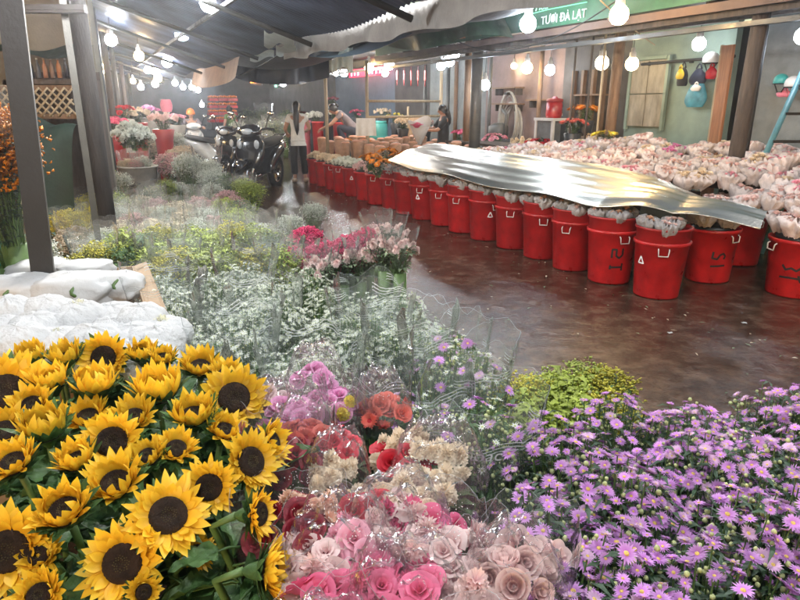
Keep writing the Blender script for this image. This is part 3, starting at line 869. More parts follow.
# shelves on the pink stall wall
for k, (x0, x1, py) in enumerate(((496, 520, 88), (496, 520, 104), (530, 556, 100), (575, 605, 95))):
    a, b = att(x0, py, 8.35), att(x1, py, 8.35); c = (a + b) / 2
    t = thing('wall_shelf', ['upper plank shelf on the faded pink wall', 'lower plank shelf on the faded pink wall', 'plank shelf above the red water urn', 'plank shelf behind the orange flowers'][k], 'shelf', c, math.atan2((b - a).y, (b - a).x))
    q = MB(); q.box((0, 0, 0), ((b - a).length, .25, .03)); q.build('plank', M['wood'], t, smooth=False)
    for x in (-.4, .4):
        q = MB(); q.box((x * (b - a).length, .03, -.08), (.03, .2, .14)); q.build('bracket', M['wood_dark'], t, smooth=False)
for k, (px, tt, w) in enumerate(((448, 8.2, .05), (456, 8.0, .05), (490, 8.0, .04), (540, 8.2, .05), (425, 8.1, .05))):
    pT = att(px, 90, tt); post('door_post', ['grey post of the pale back wall', 'brown post beside the pale back wall', 'post at the corner of the pink wall', 'post dividing the pink wall', 'post between dark and pale back walls'][k], Vector((pT.x, pT.y, 0)), w, 2.75, M['steel_grey'] if k % 2 == 0 else M['wood'])
# framed window-like cases behind the orange flowers
a, b = att(576, 75, 8.4), att(606, 75, 8.4); c = (a + b) / 2
t = thing('display_case', 'old wooden display case behind the orange potted flowers', 'cabinet', (c.x, c.y, 0), math.atan2((b - a).y, (b - a).x))
q = MB(); L = (b - a).length; q.box((0, .06, 1.1), (L, .1, 2.2)); q.build('back', M['wood_dark'], t, smooth=False)
for x in (-.5, -.17, .17, .5):
    q = MB(); q.box((x * L, -.03, 1.1), (.06, .08, 2.2)); q.build('upright', M['wood'], t, smooth=False)
# red lanterns / tags and red lit sign
for k, px in enumerate((397, 404, 411, 418, 425)):
    c = att(px, 70, 7.2)
    t = thing('paper_banner', f'small red paper charm hanging by the dark wall, {ORD[k]} from the lamp', 'decoration', c, YAW + PI / 2, group='red paper charms hanging in a row')
    q = MB(); q.box((0, 0, -.12), (.07, .012, .22)); q.build('strip', M['red_bin'], t, smooth=False)
    q = MB(); q.tube([(0, 0, .1), (0, 0, 0)], .004, 4); q.tube([(0, 0, -.23), (0, 0, -.36)], .012, 5); q.build('tassel', M['red_dark'], t)
a, b = att(350, 72, 8.2), att(384, 72, 8.2); c = (a + b) / 2
t = thing('lit_sign', 'glowing red shop sign above the blue grey shop front', 'sign', c, math.atan2((b - a).y, (b - a).x))
q = MB(); L = (b - a).length; h = msize(8, c); q.box((0, 0, 0), (L, .06, h)); q.build('panel', glow('sign_red', (1.0, .03, .06), 1.1), t, smooth=False)
q = MB()
for k in range(9):
    if k in (3, 4): continue
    q.box((-L * .42 + k * L * .105, -.034, .0), (L * .03, .008, h * .6)); 
    if k % 2: q.box((-L * .39 + k * L * .105, -.034, h * .22), (L * .05, .008, h * .14))
q.build('lettering', glow('sign_letters', (1, .6, .6), 1.6), t, smooth=False)
for k, (px, py, w, h, col, lab) in enumerate(((256, 82, 12, 6, (1, .25, .03), 'small orange red lit sign far down the street'), (276, 80, 4, 16, (.15, .8, .35), 'narrow upright green lit sign far down the street'))):
    c = aty(px, py, 21); t = thing('lit_sign', lab, 'sign', c)
    q = MB(); q.box((0, 0, 0), (msize(w, c), .08, msize(h, c))); q.build('panel', M['machine'], t, smooth=False)
    q = MB()
    for j in range(5):
        x = (j - 2) * w / 5.6 if w > h else 0; z = (j - 2) * h / 5.6 if h > w else 0
        q.ball((msize(x, c), -.06, msize(z, c)), msize(1.1, c), 8)
    q.build('lamp', glow('sign_dot', col, 2.2), t)

# ---- LED bulbs
BULBS = [  # px, py, distance, radius, tone, label
    (209, 3, 7.2, .075, 'white', 'largest white bulb hanging at the very top over the aisle'),
    (182, 33, 10.0, .085, 'cool', 'bluish white bulb hanging below and beside the topmost bulb'),
    (111, 40, 10.5, .07, 'white', 'white bulb hanging by the left stall posts'),
    (139, 56, 11.5, .065, 'warm', 'warm bulb hanging between two white ones over the left stalls'),
    (167, 62, 13.5, .08, 'white', 'round white bulb hanging below the bluish one'),
    (99, 65, 12.5, .055, 'warm', 'upper warm bulb close to the left stall posts'),
    (101, 72, 13.5, .045, 'warm', 'lower warm bulb close to the left stall posts'),
    (148, 70, 15.5, .065, 'white', 'upper bulb of the tight cluster over the far left stalls'),
    (156, 71, 16.5, .075, 'white', 'brightest bulb of the tight cluster over the far left stalls'),
    (158, 78, 17.0, .075, 'warm', 'warm lower bulb of the tight cluster over the far left stalls'),
    (155, 84, 17.5, .065, 'white', 'lowest bulb of the tight cluster over the far left stalls'),
    (133, 81, 16.5, .05, 'warm', 'small warm bulb hanging beside the tight cluster'),
    (141, 87, 17.0, .06, 'cool', 'small cool bulb hanging low beside the tight cluster'),
    (175, 83, 24, .08, 'cool', 'far bulb nearest the tight cluster, down the street'),
    (183, 87, 25, .08, 'cool', 'far bulb above the orange helmet, down the street'),
    (192, 87, 26, .09, 'white', 'far bulb just past the orange helmet'),
    (198, 90, 27, .08, 'white', 'last far bulb of the string beyond the orange helmet'),
    (202, 105, 27, .07, 'white', 'low far bulb beside the rider'),
    (283, 83, 19, .075, 'white', 'white bulb hanging above the woman in the white top'),
    (299, 76, 17.5, .075, 'warm', 'warm bulb hanging over the crouching person side of the aisle'),
    (336, 73, 18, .06, 'white', 'first of two small white bulbs beside the red lit sign'),
    (344, 73, 18, .08, 'white', 'second of two small white bulbs, nearer the red lit sign'),
    (369, 68, 15.5, .085, 'warm', 'warm bulb hanging in front of the red lit sign'),
    (389, 65, 15.5, .09, 'white', 'large white bulb just past the red lit sign'),
    (385, 73, 17, .07, 'white', 'smaller white bulb below the large one by the red sign'),
    (441, 66, 14, .07, 'white', 'lowest of three white bulbs before the pale back wall'),
    (449, 61, 14, .09, 'cool', 'middle of three white bulbs before the pale back wall'),
    (455, 54, 14, .075, 'white', 'topmost of three white bulbs before the pale back wall'),
    (485, 85, 12.5, .075, 'cool', 'bluish bulb hanging low beside the round grey column'),
    (528, 24, 8.9, .085, 'cool', 'bright bulb hanging in front of the green shop banner'),
    (514, 66, 14, .05, 'warm', 'small flat warm lamp under the far canopy'),
    (527, 68, 12.8, .085, 'warm', 'warm bulb hanging over the hose coil'),
    (550, 70, 12.3, .075, 'cool', 'bluish bulb hanging over the red water urn'),
    (602, 63, 10.5, .085, 'warm', 'warm bulb hanging before the weathered timber post'),
    (632, 64, 10.3, .08, 'warm', 'warm bulb hanging against the mint wall edge'),
    (619, 15, 7.3, .08, 'warm', 'big warm bulb hanging at the top by the green shop banner'),
    (699, 44, 9.6, .075, 'white', 'flat white lamp under the canopy above the mint wall'),
    (803, 36, 7.6, .07, 'cool', 'bluish bulb at the far edge of the grey wall canopy'),
]
BASE = {}
def bulb(p, r, tone, label):
    t = thing('led_bulb', label, 'light bulb', p, group='hanging LED bulbs')
    k = (tone, round(r, 3))
    if k not in BASE:
        q = MB(); q.lathe([(r * .15, -r), (r * .6, -r * .85), (r * .93, -r * .45), (r, 0), (r * .9, r * .5), (r * .55, r * .9)], 14)
        a = q.mesh('bulb_globe', LIGHT[tone])
        q = MB(); q.lathe([(r * .56, r * .88), (r * .5, r * 1.7), (r * .3, r * 1.75), (r * .28, r * 2.3), (.004, r * 2.4)], 12)
        c = q.mesh('bulb_socket', M['bucket_white'])
        q = MB(); q.tube([(0, 0, r * 2.3), (.01, 0, r * 2.3 + .25), (0, 0, r * 2.3 + .55)], .006, 5)
        BASE[k] = (a, c, q.mesh('bulb_cord', M['black_rubber']))
    a, c, w = BASE[k]
    put('globe', a, t); put('socket', c, t); put('cord', w, t)
for px, py, Y, r, tone, lab in BULBS:
    bulb(aty(px, py, Y), r * 1.25, tone + ('_low' if px in (602, 632, 699) else '_dim' if px > 430 and py > 30 else ''), lab)  # globes enlarged to stand in for bloom
# strings out of view in front; last two bulbs added to brighten the left
for p, tone, lab in (((-1.1, 1.9, 2.95), 'white', 'white bulb strung above the sunflowers'), ((.3, 2.2, 2.8), 'white', 'white bulb strung above the white asters'),
                     ((1.7, 1.2, 2.75), 'white', 'white bulb strung above the purple asters'), ((-.2, -.4, 2.7), 'white', 'white bulb strung behind the photographer'),
                     ((3.0, 4.0, 2.9), 'white', 'white bulb strung above the nearest red bins'), ((-2.0, 4.6, 2.5), 'white', 'white bulb strung above the yellow green bunches'), ((-.5, 5.3, 2.66), 'white', 'unseen white bulb added above the pink patch'), ((-1.9, 6.4, 2.75), 'white', 'unseen white bulb added above the cream dried bunches')):
    bulb(Vector(p), .13 if p[1] > 4.3 else .11, 'strung_strong' if p[1] > 4.3 else 'strung', lab)
# wires across the aisle
for k, (a, b, sag, lab) in enumerate((((455, 40, 12.0), (620, -2, 8.0), .35, 'thin cable drooping across the front of the shop banner'), ((205, 80, 15.0), (300, 40, 8.0), .15, 'thin cable running under the dark roof edge'), ((600, 0, 8.0), (655, 45, 9.5), .02, 'taut pale rope running down beside the big warm bulb'))):
    a, b = aty(*a), aty(*b)
    t = thing('hanging_cable', lab, 'cable', a)
    q = MB(); q.tube([(b - a) * (i / 16) - Vector((0, 0, sag * 4 * (i / 16) * (1 - i / 16))) for i in range(17)], .009, 5); q.build('wire', M['bamboo'] if k == 2 else M['black_rubber'], t)

# ================================================================== FLOWER HEADS AND FOLIAGE
def rose(seed, mats, layers=((3, .12, .55), (4, .32, .62), (5, .6, .60), (6, .95, .50)), r=.035, open_=.5, ruffle=.0, name='rose_head'):
    rr = random.Random(seed); q = MB()
    for li, (n, rad, ht) in enumerate(layers):
        for k in range(n):
            ph = 2 * PI * (k + rr.random() * .4) / n + li * .9
            span = PI * 1.25 / n * (1.0 if li else 1.3)
            hj = ht * rr.uniform(.92, 1.1); lean = open_ * li / len(layers) * rr.uniform(.8, 1.3)
            def fn(u, v):
                a = ph + (u - .5) * 2 * span * (.55 + .45 * math.sin(min(1, v * 1.1) * PI * .62))
                rd = rad * (.35 + .65 * v ** .6) + lean * v ** 3 * .8
                z = hj * 1.7 * v * (1 - .18 * (2 * u - 1) ** 2 * v) - lean * v ** 4 * .5
                if ruffle: z += ruffle * math.sin(u * 19 + k) * v ** 3
                return (rd * math.cos(a) * r, rd * math.sin(a) * r, z * r - .6 * r)
            q.grid(fn, 6, 5, 0, uvf=lambda u, v: (v, u))
    return q.mesh(name, mats)
def carnation(seed, mats, r=.034, name='carnation_head', layers=6):
    rr = random.Random(seed); q = MB()
    for j in range(layers):
        e = j / (layers - 1)
        rad = r * (1.0 - .55 * e); z0 = r * (.1 + .55 * e); p0, p1 = rr.random() * 6, rr.random() * 6
        n = 48
        def fn(u, v):
            a = 2 * PI * u
            wav = (.22 * math.sin(7 * a + p0) + .16 * math.sin(13 * a + p1) + rr.uniform(-.05, .05)) * v ** 1.5
            rd = rad * v * (1 + .10 * math.sin(15 * a + p1))
            return (rd * math.cos(a), rd * math.sin(a), z0 - .9 * r * (1 - e) * v * v * .5 + .55 * e * r * v + wav * r * .6)
        q.grid(fn, n, 3, 0, uvf=lambda u, v: (v, u))
    return q.mesh(name, mats)
def daisy(seed, r, n, mats, eye=.26, name='flower', up=.12, nseg=2, wid=.30, rows=1):
    rr = random.Random(seed); q = MB()
    for w in range(rows):
        for k in range(n):
            ph = 2 * PI * (k + rr.uniform(-.25, .25) + .5 * w) / n
            T = Matrix.Rotation(ph, 4, 'Z') @ Matrix.Translation((r * eye * .6, 0, w * r * .05))
            q.petal(T, r * rr.uniform(.72, .92) * (1 - .15 * w), r * wid, up + rr.uniform(-.12, .2) + .25 * w, -.25 + rr.uniform(-.2, .2), nseg, 0, .1, base=.6)
    q.lathe([(r * eye, .0), (r * eye * .8, r * .1), (r * eye * .35, r * .15), (.0005, r * .13)], 8, 1)
    return q.mesh(name, mats)
def mum(seed, r, mats, n=90, name='mum_bloom'):
    rr = random.Random(seed); q = MB()
    for i in range(n):
        f = (i + .5) / n
        z = 1 - 1.35 * f
        a = i * 2.39996 + rr.uniform(-.15, .15)
        d = Vector((math.sqrt(max(0, 1 - z * z)) * math.cos(a), math.sqrt(max(0, 1 - z * z)) * math.sin(a), z))
        T = Matrix.Translation(d * r * .55) @ turn_to(d, rr.uniform(0, 6)) @ Matrix.Rotation(-1.1, 4, 'Y')
        q.petal(T, r * .62, r * .32, .5, .9, 3, 0, .35)
    return q.mesh(name, mats)
def leaf_quad(q, p, d, L, W, mi=0, droop=.3):
    d = d.normalized()
    s = d.cross(Vector((0, 0, 1)))
    s = s.normalized() if s.length > 1e-4 else Vector((1, 0, 0))
    mid = p + d * L * .5
    tip = p + d * L - Vector((0, 0, droop * L))
    q.add([p, mid + s * W * .5 + Vector((0, 0, W * .15)), tip, mid - s * W * .5 + Vector((0, 0, W * .15)), mid], [(0, 4, 1), (1, 4, 2), (2, 4, 3), (3, 4, 0)], mi)
def layout(n, H, Rr, dome, seed, jit=.02):
    rr = random.Random(seed); out = []
    for i in range(n):
        r = Rr * math.sqrt((i + .5) / n); a = i * 2.39996 + rr.uniform(-.4, .4)
        x, y = r * math.cos(a) + rr.gauss(0, Rr * .05), r * math.sin(a) + rr.gauss(0, Rr * .05)
        z = H - dome * (r / Rr) ** 2 - abs(rr.gauss(0, jit))
        nn = Vector((x / Rr * .7 + rr.gauss(0, .22), y / Rr * .7 + rr.gauss(0, .22), 1)).normalized()
        out.append((Vector((x, y, z)), nn))
    return out
def foliage(tips, mats, seed, neck=.05, z_neck=.3, per=14, L=.05, W=.012, low=.35, buds=0, bud_r=.005, stem_r=.0022, up=.6, z0=0.0):
    rr = random.Random(seed); q = MB()
    for p, nn in tips:
        b = Vector((p.x * .25, p.y * .25, z0))
        mids = [b, Vector((p.x * .35, p.y * .35, z_neck * .9)), Vector((p.x * .8, p.y * .8, p.z * .72 + z_neck * .28 * .5)), p]
        q.tube(mids, [stem_r * 1.5, stem_r * 1.4, stem_r, stem_r * .7], 4, 1, cap=False)
        for k in range(per):
            t = low + (1 - low) * (k + rr.random()) / per
            t = min(t, .985)
            j = min(int(t * 3), 2); f = t * 3 - j
            c = mids[j].lerp(mids[j + 1], f)
            a = rr.random() * 2 * PI
            leaf_quad(q, c, Vector((math.cos(a), math.sin(a), rr.uniform(.0, up))), L * rr.uniform(.6, 1.25), W * rr.uniform(.7, 1.3), 0)
        for k in range(buds):
            t = rr.uniform(.72, 1.0); c = mids[2].lerp(mids[3], (t - .667) * 3) + Vector((rr.gauss(0, .017), rr.gauss(0, .017), rr.gauss(0.005, .012)))
            q.ball(c, bud_r * rr.uniform(.6, 1.2), 5, 2)
    return q.mesh('foliage_mesh', mats)
def sleeve(seed, r0, r1, z0, z1, mats, wrinkle=.07, nu=40, nv=14, open_from=0.0, name='film_mesh', flare=0.0):
    rr = random.Random(seed); off = rr.random() * 50
    def fn(u, v):
        a = 2 * PI * u
        r = r0 + (r1 - r0) * v ** .8 + flare * max(0, v - .8) * 5 * .2
        w = noise.noise(Vector((math.cos(a) * 1.6 + off, math.sin(a) * 1.6, v * 1.6))) * wrinkle * 1.6 + noise.noise(Vector((math.cos(a) * 5 + off, math.sin(a) * 5, v * 3.5))) * wrinkle * .6
        r *= 1 + w + (.05 * (1 - v) + .025) * math.sin(11 * a + off + 2 * v) * abs(math.sin(2.5 * a + off))
        z = z0 + (z1 - z0) * v + (noise.noise(Vector((math.cos(a) * 2.2 + off, math.sin(a) * 2.2, 9))) * .10 * (z1 - z0) if v > .95 else 0)
        return Vector((r * math.cos(a), r * math.sin(a), z))
    q = MB(); q.grid(fn, nu, nv, 0, uvf=lambda u, v: (u * 2 * PI * r1, z0 + (z1 - z0) * v))
    ring = [fn(i / nu, 1.0) for i in range(nu + 1)]
    q.tube(ring, .0006, 3, 1, cap=False)  # brighter rim tube drawn to define the edge
    for k in range(3):
        u0 = rr.random(); du = rr.uniform(-.05, .05)
        q.tube([fn((u0 + du * j / 8) % 1, .35 + .64 * j / 8) for j in range(9)], [.0001, .0003, .0005, .0003, .0005, .0003, .0005, .0003, .0001], 3, 1, cap=False)  # thin whitish tubes stand in for highlights along the creases
    return q.mesh(name, [mats, M['film_edge_glint']]), fn

# ================================================================== RED BINS, FOIL AND WRAPPED ROSES ON THE FAR SIDE
def bin_meshes():
    d = {}
    q = MB(); q.lathe([(.001, .02), (.185, .02), (.195, 0), (.20, .015), (.235, .47), (.25, .475), (.252, .50), (.24, .505), (.228, .50), (.19, .05), (.001, .05)], 40)
    d['body'] = q.mesh('bin_body', M['red_bin'])
    q = MB(); q.lathe([(.222, .40), (.238, .60), (.25, .605), (.252, .622), (.238, .625), (.226, .60), (.215, .40)], 40)
    d['collar'] = q.mesh('bin_collar', M['red_dark'])
    q = MB(); q.lathe([(.20, .50), (.2, .52), (.001, .52)], 24); d['fill'] = q.mesh('bin_inside', M['black_plastic'])
    q = MB(); q.tube([(-.045, -.243, .46), (-.045, -.262, .45), (-.04, -.262, .40), (.04, -.262, .40), (.045, -.262, .45), (.045, -.243, .46)], .006, 6)
    d['handle'] = q.mesh('bin_handle', M['wire'])
    return d
BIN = bin_meshes()
def stroke(q, pts, w, r_of, ang0, zc, mi=0):
    # ribbon painted on the side of a bin: pts in metres (x along the skin, z up)
    fine = [pts[0]]
    for a, b in zip(pts, pts[1:]):
        k = max(1, int(math.hypot(b[0] - a[0], b[1] - a[1]) / .008))
        fine += [(a[0] + (b[0] - a[0]) * j / k, a[1] + (b[1] - a[1]) * j / k) for j in range(1, k + 1)]
    pts = fine; vs = []
    for i, (x, z) in enumerate(pts):
        a = pts[max(i - 1, 0)]; b = pts[min(i + 1, len(pts) - 1)]
        dx, dz = b[0] - a[0], b[1] - a[1]; L = math.hypot(dx, dz) or 1
        nx, nz = -dz / L * w / 2, dx / L * w / 2
        for s in (1, -1):
            X, Z = x + nx * s, zc + z + nz * s
            r = r_of(Z) + .0025; an = ang0 + X / r
            vs.append((r * math.cos(an), r * math.sin(an), Z))
    q.add(vs, [(2 * i, 2 * i + 1, 2 * i + 3, 2 * i + 2) for i in range(len(pts) - 1)], mi)
R_BIN = lambda z: .20 + (z - .015) * (.035 / .455)
MARKS = {
    'five': [[(-.05, .07), (-.05, .03), (.02, .03), (.03, .0), (.02, -.03), (-.05, -.035)], [(-.06, -.09), (.07, -.08)]],
    'h': [[(-.05, .02), (-.05, .10), (-.01, .10), (-.01, .04), (.02, .02), (.05, .05), (.05, .11)], [(-.055, -.07), (.055, -.065)], [(.055, -.10), (.055, -.03)], [(-.055, -.09), (-.055, -.05)]],
    'wave': [[(-.07, .05), (-.04, .01), (0, .03), (.04, .01), (.08, .05)], [(-.08, -.06), (.0, -.055), (.09, -.06)], [(.06, -.03), (.085, -.09)]],
    'hook': [[(-.06, .07), (-.065, .01), (-.02, .0), (.0, .04), (.03, .055), (.05, .03), (.04, .0)], [(-.07, -.07), (.06, -.06)]],
    'exes': [[(-.03, .12), (.03, .06)], [(.03, .12), (-.03, .06)], [(-.03, .03), (.03, -.03)], [(.03, .03), (-.03, -.03)], [(-.03, -.06), (.03, -.12)], [(.03, -.06), (-.03, -.12)]],
    'letters': [[(-.03, .11), (.03, .11), (.0, .06), (-.03, .07)], [(-.03, .02), (.03, .03), (.03, -.02), (-.03, -.02)], [(-.03, -.06), (.03, -.06)], [(0, -.06), (0, -.12)]],
}
def red_bin(p, label, mark=None, emblem=None, collar=True, turn=0.0, handles=1, scale=1.0):
    if scale == 1.0: scale = (R.uniform(.90, .95), R.uniform(.90, .95), R.uniform(.97, 1.02))
    t = thing('flower_bin', label, 'bin', (p.x, p.y, 0), R.uniform(-.02, .02), 'red bins in a row along the wet aisle', scale)
    t.rotation_euler.x, t.rotation_euler.y = R.uniform(-.012, .012), R.uniform(-.012, .012)
    put('bin_body', BIN['body'], t); put('inside', BIN['fill'], t)
    if collar: put('inner_bin', BIN['collar'], t, rz=turn)
    cam_a = math.atan2(-p.y, -p.x)
    for k in range(handles):
        put('handle', BIN['handle'], t, rz=cam_a + PI / 2 + turn + k * PI)
    if mark:
        q = MB()
        for s in MARKS[mark]: stroke(q, s, .018, R_BIN, cam_a + .15 + turn * .3, .24)
        q.build('painted_mark', M['black_ink'], t, smooth=False)
    if emblem:
        q = MB()
        if emblem == 'arrow':
            stroke(q, [(-.05, -.01), (-.03, .03), (.0, .0)], .016, R_BIN, cam_a, .36); stroke(q, [(-.05, -.01), (-.03, -.04), (.0, -.02)], .012, R_BIN, cam_a, .36); stroke(q, [(.02, 0), (.08, 0)], .016, R_BIN, cam_a, .36)
        else:
            stroke(q, [(0, .04), (.03, -.02), (-.03, -.02), (0, .04)], .014, R_BIN, cam_a + (emblem if isinstance(emblem, float) else -.5), .33)
        q.build('printed_emblem', M['white_ink'], t, smooth=False)
    return t
MARKED = []
BIN_S = [3.72 + .535 * i for i in range(18)]
marks = {0: None, 1: 'h', 10: None, 11: None, 12: 'letters', 15: None, 16: 'exes'}
emb = {0: -.75, 6: None, 8: -.5, 13: -.3, 15: 'arrow', 5: .2}
for i, s in enumerate(BIN_S):
    p = st(s, 4.33 + R.uniform(-.03, .03))
    extra = {0: 'with cut off white emblem', 1: 'with black painted letter', 12: 'with black painted letters', 15: 'with white arrow emblem', 16: 'with black painted crosses'}.get(i, '')
    red_bin(p, f'red plastic bin {extra + " " if extra else ""}in the aisle row, {ORD[i]} from near end', marks.get(i), emb.get(i), collar=(i < 11), turn=R.uniform(-.5, .5) if i else .12)
red_bin(at(712, 282) + Vector((0, .12, 0)), 'red bin with black hook shaped mark standing just behind the end of the row', 'hook', None, turn=.9, collar=False, scale=(.98, .98, 1.0))
red_bin(at(795, 296) + Vector((.02, .1, 0)), 'red bin with black wavy mark cut off by the edge of the photo', 'wave', None, turn=-.9, collar=False, scale=(1.02, 1.02, 1.0))
red_bin(at(748, 268) + Vector((0, .25, 0)), 'shaded red bin half hidden between the two marked bins', None, None, turn=.6, collar=False, scale=(1.03, 1.03, 1.05))
for w_, c_ in (('bin with the hook mark', at(712, 282) + Vector((0, .12, 0))), ('bin with the wavy mark', at(795, 296) + Vector((.02, .1, 0))), ('shaded bin between the marked ones', at(748, 268) + Vector((0, .25, 0)))):
    MARKED.append((w_, c_))
for k, (px, py) in enumerate(((768, 216), (652, 172), (806, 200))):
    p = at(px, py, 0.25); p.z = 0
    t = thing('flower_tub', ['wide red tub under the biggest heap of wrapped roses', 'red tub glimpsed among the wrapped roses behind the foil', 'red tub at the edge behind the wavy marked bin'][k], 'tub', p, 0, 'wide red tubs of wrapped roses')
    q = MB(); q.lathe([(.001, .3), (.36, .3), (.52, .86), (.55, .87), (.55, .90), (.50, .90), (.45, .7), (.001, .7)], 36); q.build('bowl', M['red_dark'], t)
    q = MB(); q.lathe([(.30, 0), (.30, .3)], 20); q.build('stand', M['black_plastic'], t)

TUB = at(768, 216, .25)
# wrapped rose bundles: a foam net cone with pale heads
def bundle_meshes(seed, net, heads, n=5, r=.085, h=.15):
    rr = random.Random(seed); q = MB(); off = rr.random() * 40
    def fn(u, v):
        a = 2 * PI * u
        k = 1 + .3 * noise.noise(Vector((math.cos(a) * 1.8 + off, math.sin(a) * 1.8, v * 2))) + .16 * v * math.sin(9 * a + off) + .12 * v * math.sin(16 * a + off * 2)
        rd = r * (.55 + .65 * math.sin(min(v, .75) / .75 * PI * .5)) if v < .75 else r * (1.2 - (v - .75) * 2.6)
        z = h * (v if v < .8 else .8 + (v - .8) * .3) + .018 * v * math.sin(11 * a + off) + .02 * noise.noise(Vector((math.cos(a) * 3 + off, math.sin(a) * 3, 4)))
        return (rd * k * math.cos(a), rd * k * math.sin(a), z)
    q.grid(fn, 44, 12)
    a = q.mesh('net_mesh', net)
    hd = rose(seed + 3, heads, r=.027, open_=.35, ruffle=.06)
    pos = [(Vector((math.cos(i * 2.4 + seed) * r * .62 * (i > 0), math.sin(i * 2.4 + seed) * r * .62 * (i > 0), h * .88 + rr.uniform(-.012, .022))), rr.uniform(0, 6)) for i in range(n)]
    return a, hd, pos
PINKB = [bundle_meshes(s, M['net'], M[hm], 6 + s % 2) for s, hm in ((1, 'pale_pink'), (2, 'cream_petal'), (3, 'pale_pink'), (4, 'pink_petal'), (5, 'magenta'))]
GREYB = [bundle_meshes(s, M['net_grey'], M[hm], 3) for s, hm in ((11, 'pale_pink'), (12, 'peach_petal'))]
def bundle(p, kind, label, group, scale=1.0, tilt=(0, 0)):
    a, hd, pos = kind
    t = thing('rose_bouquet', label, 'bouquet', p, R.uniform(0, 6), group, scale)
    t.rotation_euler.x, t.rotation_euler.y = tilt
    put('foam_net', a, t)
    for q, rz in pos:
        put('rose', hd, t, loc=q, rz=rz)
    return t
for k in range(16):
    a = k * 2.39996; rd = .42 * math.sqrt(k / 16)
    bundle(Vector((TUB.x + rd * math.cos(a), TUB.y + rd * math.sin(a), .80 + .16 * (1 - k / 16))), PINKB[k % 4], f'netted pale rose bunch heaped in the widest red tub, {ORD[k]} from its middle', 'netted roses in the widest red tub', R.uniform(1.1, 1.3), (R.uniform(-.2, .2), R.uniform(-.2, .2)))
for i, s in enumerate(BIN_S[:11]):
    for k, (ds, dt) in enumerate(((-.12, -.1), (.1, -.09), (0, .1))):
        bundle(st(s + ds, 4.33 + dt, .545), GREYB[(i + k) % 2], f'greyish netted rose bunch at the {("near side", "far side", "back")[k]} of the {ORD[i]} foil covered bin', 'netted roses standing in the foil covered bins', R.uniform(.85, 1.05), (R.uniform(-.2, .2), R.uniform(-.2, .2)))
for w_, c_ in MARKED:
    for k in range(6):
        a = k * 1.26; rd = .17 if k else 0
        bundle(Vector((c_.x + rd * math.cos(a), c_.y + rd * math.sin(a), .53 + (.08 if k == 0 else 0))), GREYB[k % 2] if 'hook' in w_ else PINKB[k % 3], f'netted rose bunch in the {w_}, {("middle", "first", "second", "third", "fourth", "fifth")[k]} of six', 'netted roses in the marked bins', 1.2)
HEAPS = [  # t, s range, z, row words
    (5.22, 4.6, 8.6, .72, 'row tight behind the foil'),
    (5.40, 4.5, 8.4, .76, 'row close behind the foil'),
    (5.58, 4.4, 8.2, .78, 'low row behind the foil'),
    (5.76, 4.2, 8.2, .80, 'row level with the tub'),
    (5.45, 3.3, 4.3, .64, 'short row by the widest tub'),
    (5.70, 3.4, 4.1, .72, 'short row behind the widest tub'),
    (5.95, 2.9, 8.0, .82, 'first row behind the foil'),
    (6.18, 2.4, 7.6, .84, 'second row behind the foil'),
    (6.42, 2.4, 7.6, .86, 'third row behind the foil'),
    (6.68, 2.5, 7.6, .90, 'fourth row behind the foil'),
    (6.96, 2.6, 8.0, .93, 'fifth row behind the foil'),
    (7.25, 2.7, 8.4, .95, 'back row by the shop walls')]
for (tt, s0, s1, z, words_) in HEAPS:
    s = s0; j = 0
    while s < s1 and j < 45:
        bump = .13 * math.sin(s * 2.1 + tt * 1.3) ** 2
        k = PINKB[4] if (tt > 6.2 and j % 11 == 4) else PINKB[R.choice((0, 0, 1, 2, 2, 3))]
        bundle(st(s, tt + R.uniform(-.08, .08), z + bump - .06), k, f'netted pale rose bunch, {ORD[j]} from near end, {words_}', 'netted pale roses heaped behind the bins', R.uniform(1.0, 1.3), (R.uniform(-.35, .35), R.uniform(-.35, .3)))
        s += R.uniform(.19, .24); j += 1
# trestles that carry the heaps
for k, (tt, s0, s1, z) in enumerate(((5.35, 4.5, 9.6, .74), (6.3, 3.4, 10.4, .80), (7.1, 2.3, 11.5, .90))):
    t = thing('trestle_table', ['narrow low trestle close behind the foil', 'long low trestle under the wrapped roses', 'raised trestle under the back rows of wrapped roses'][k], 'table', st((s0 + s1) / 2, tt, 0), YAW)
    q = MB(); q.box((0, 0, z - .03), (.75, s1 - s0, .04)); q.build('top', M['wood_dark'], t, smooth=False)
    for x in (-.3, .3):
        for y in (-.46, .46):
            q = MB(); q.box((x, y * (s1 - s0), (z - .05) / 2), (.05, .05, z - .05)); q.build('leg', M['wood_dark'], t, smooth=False)

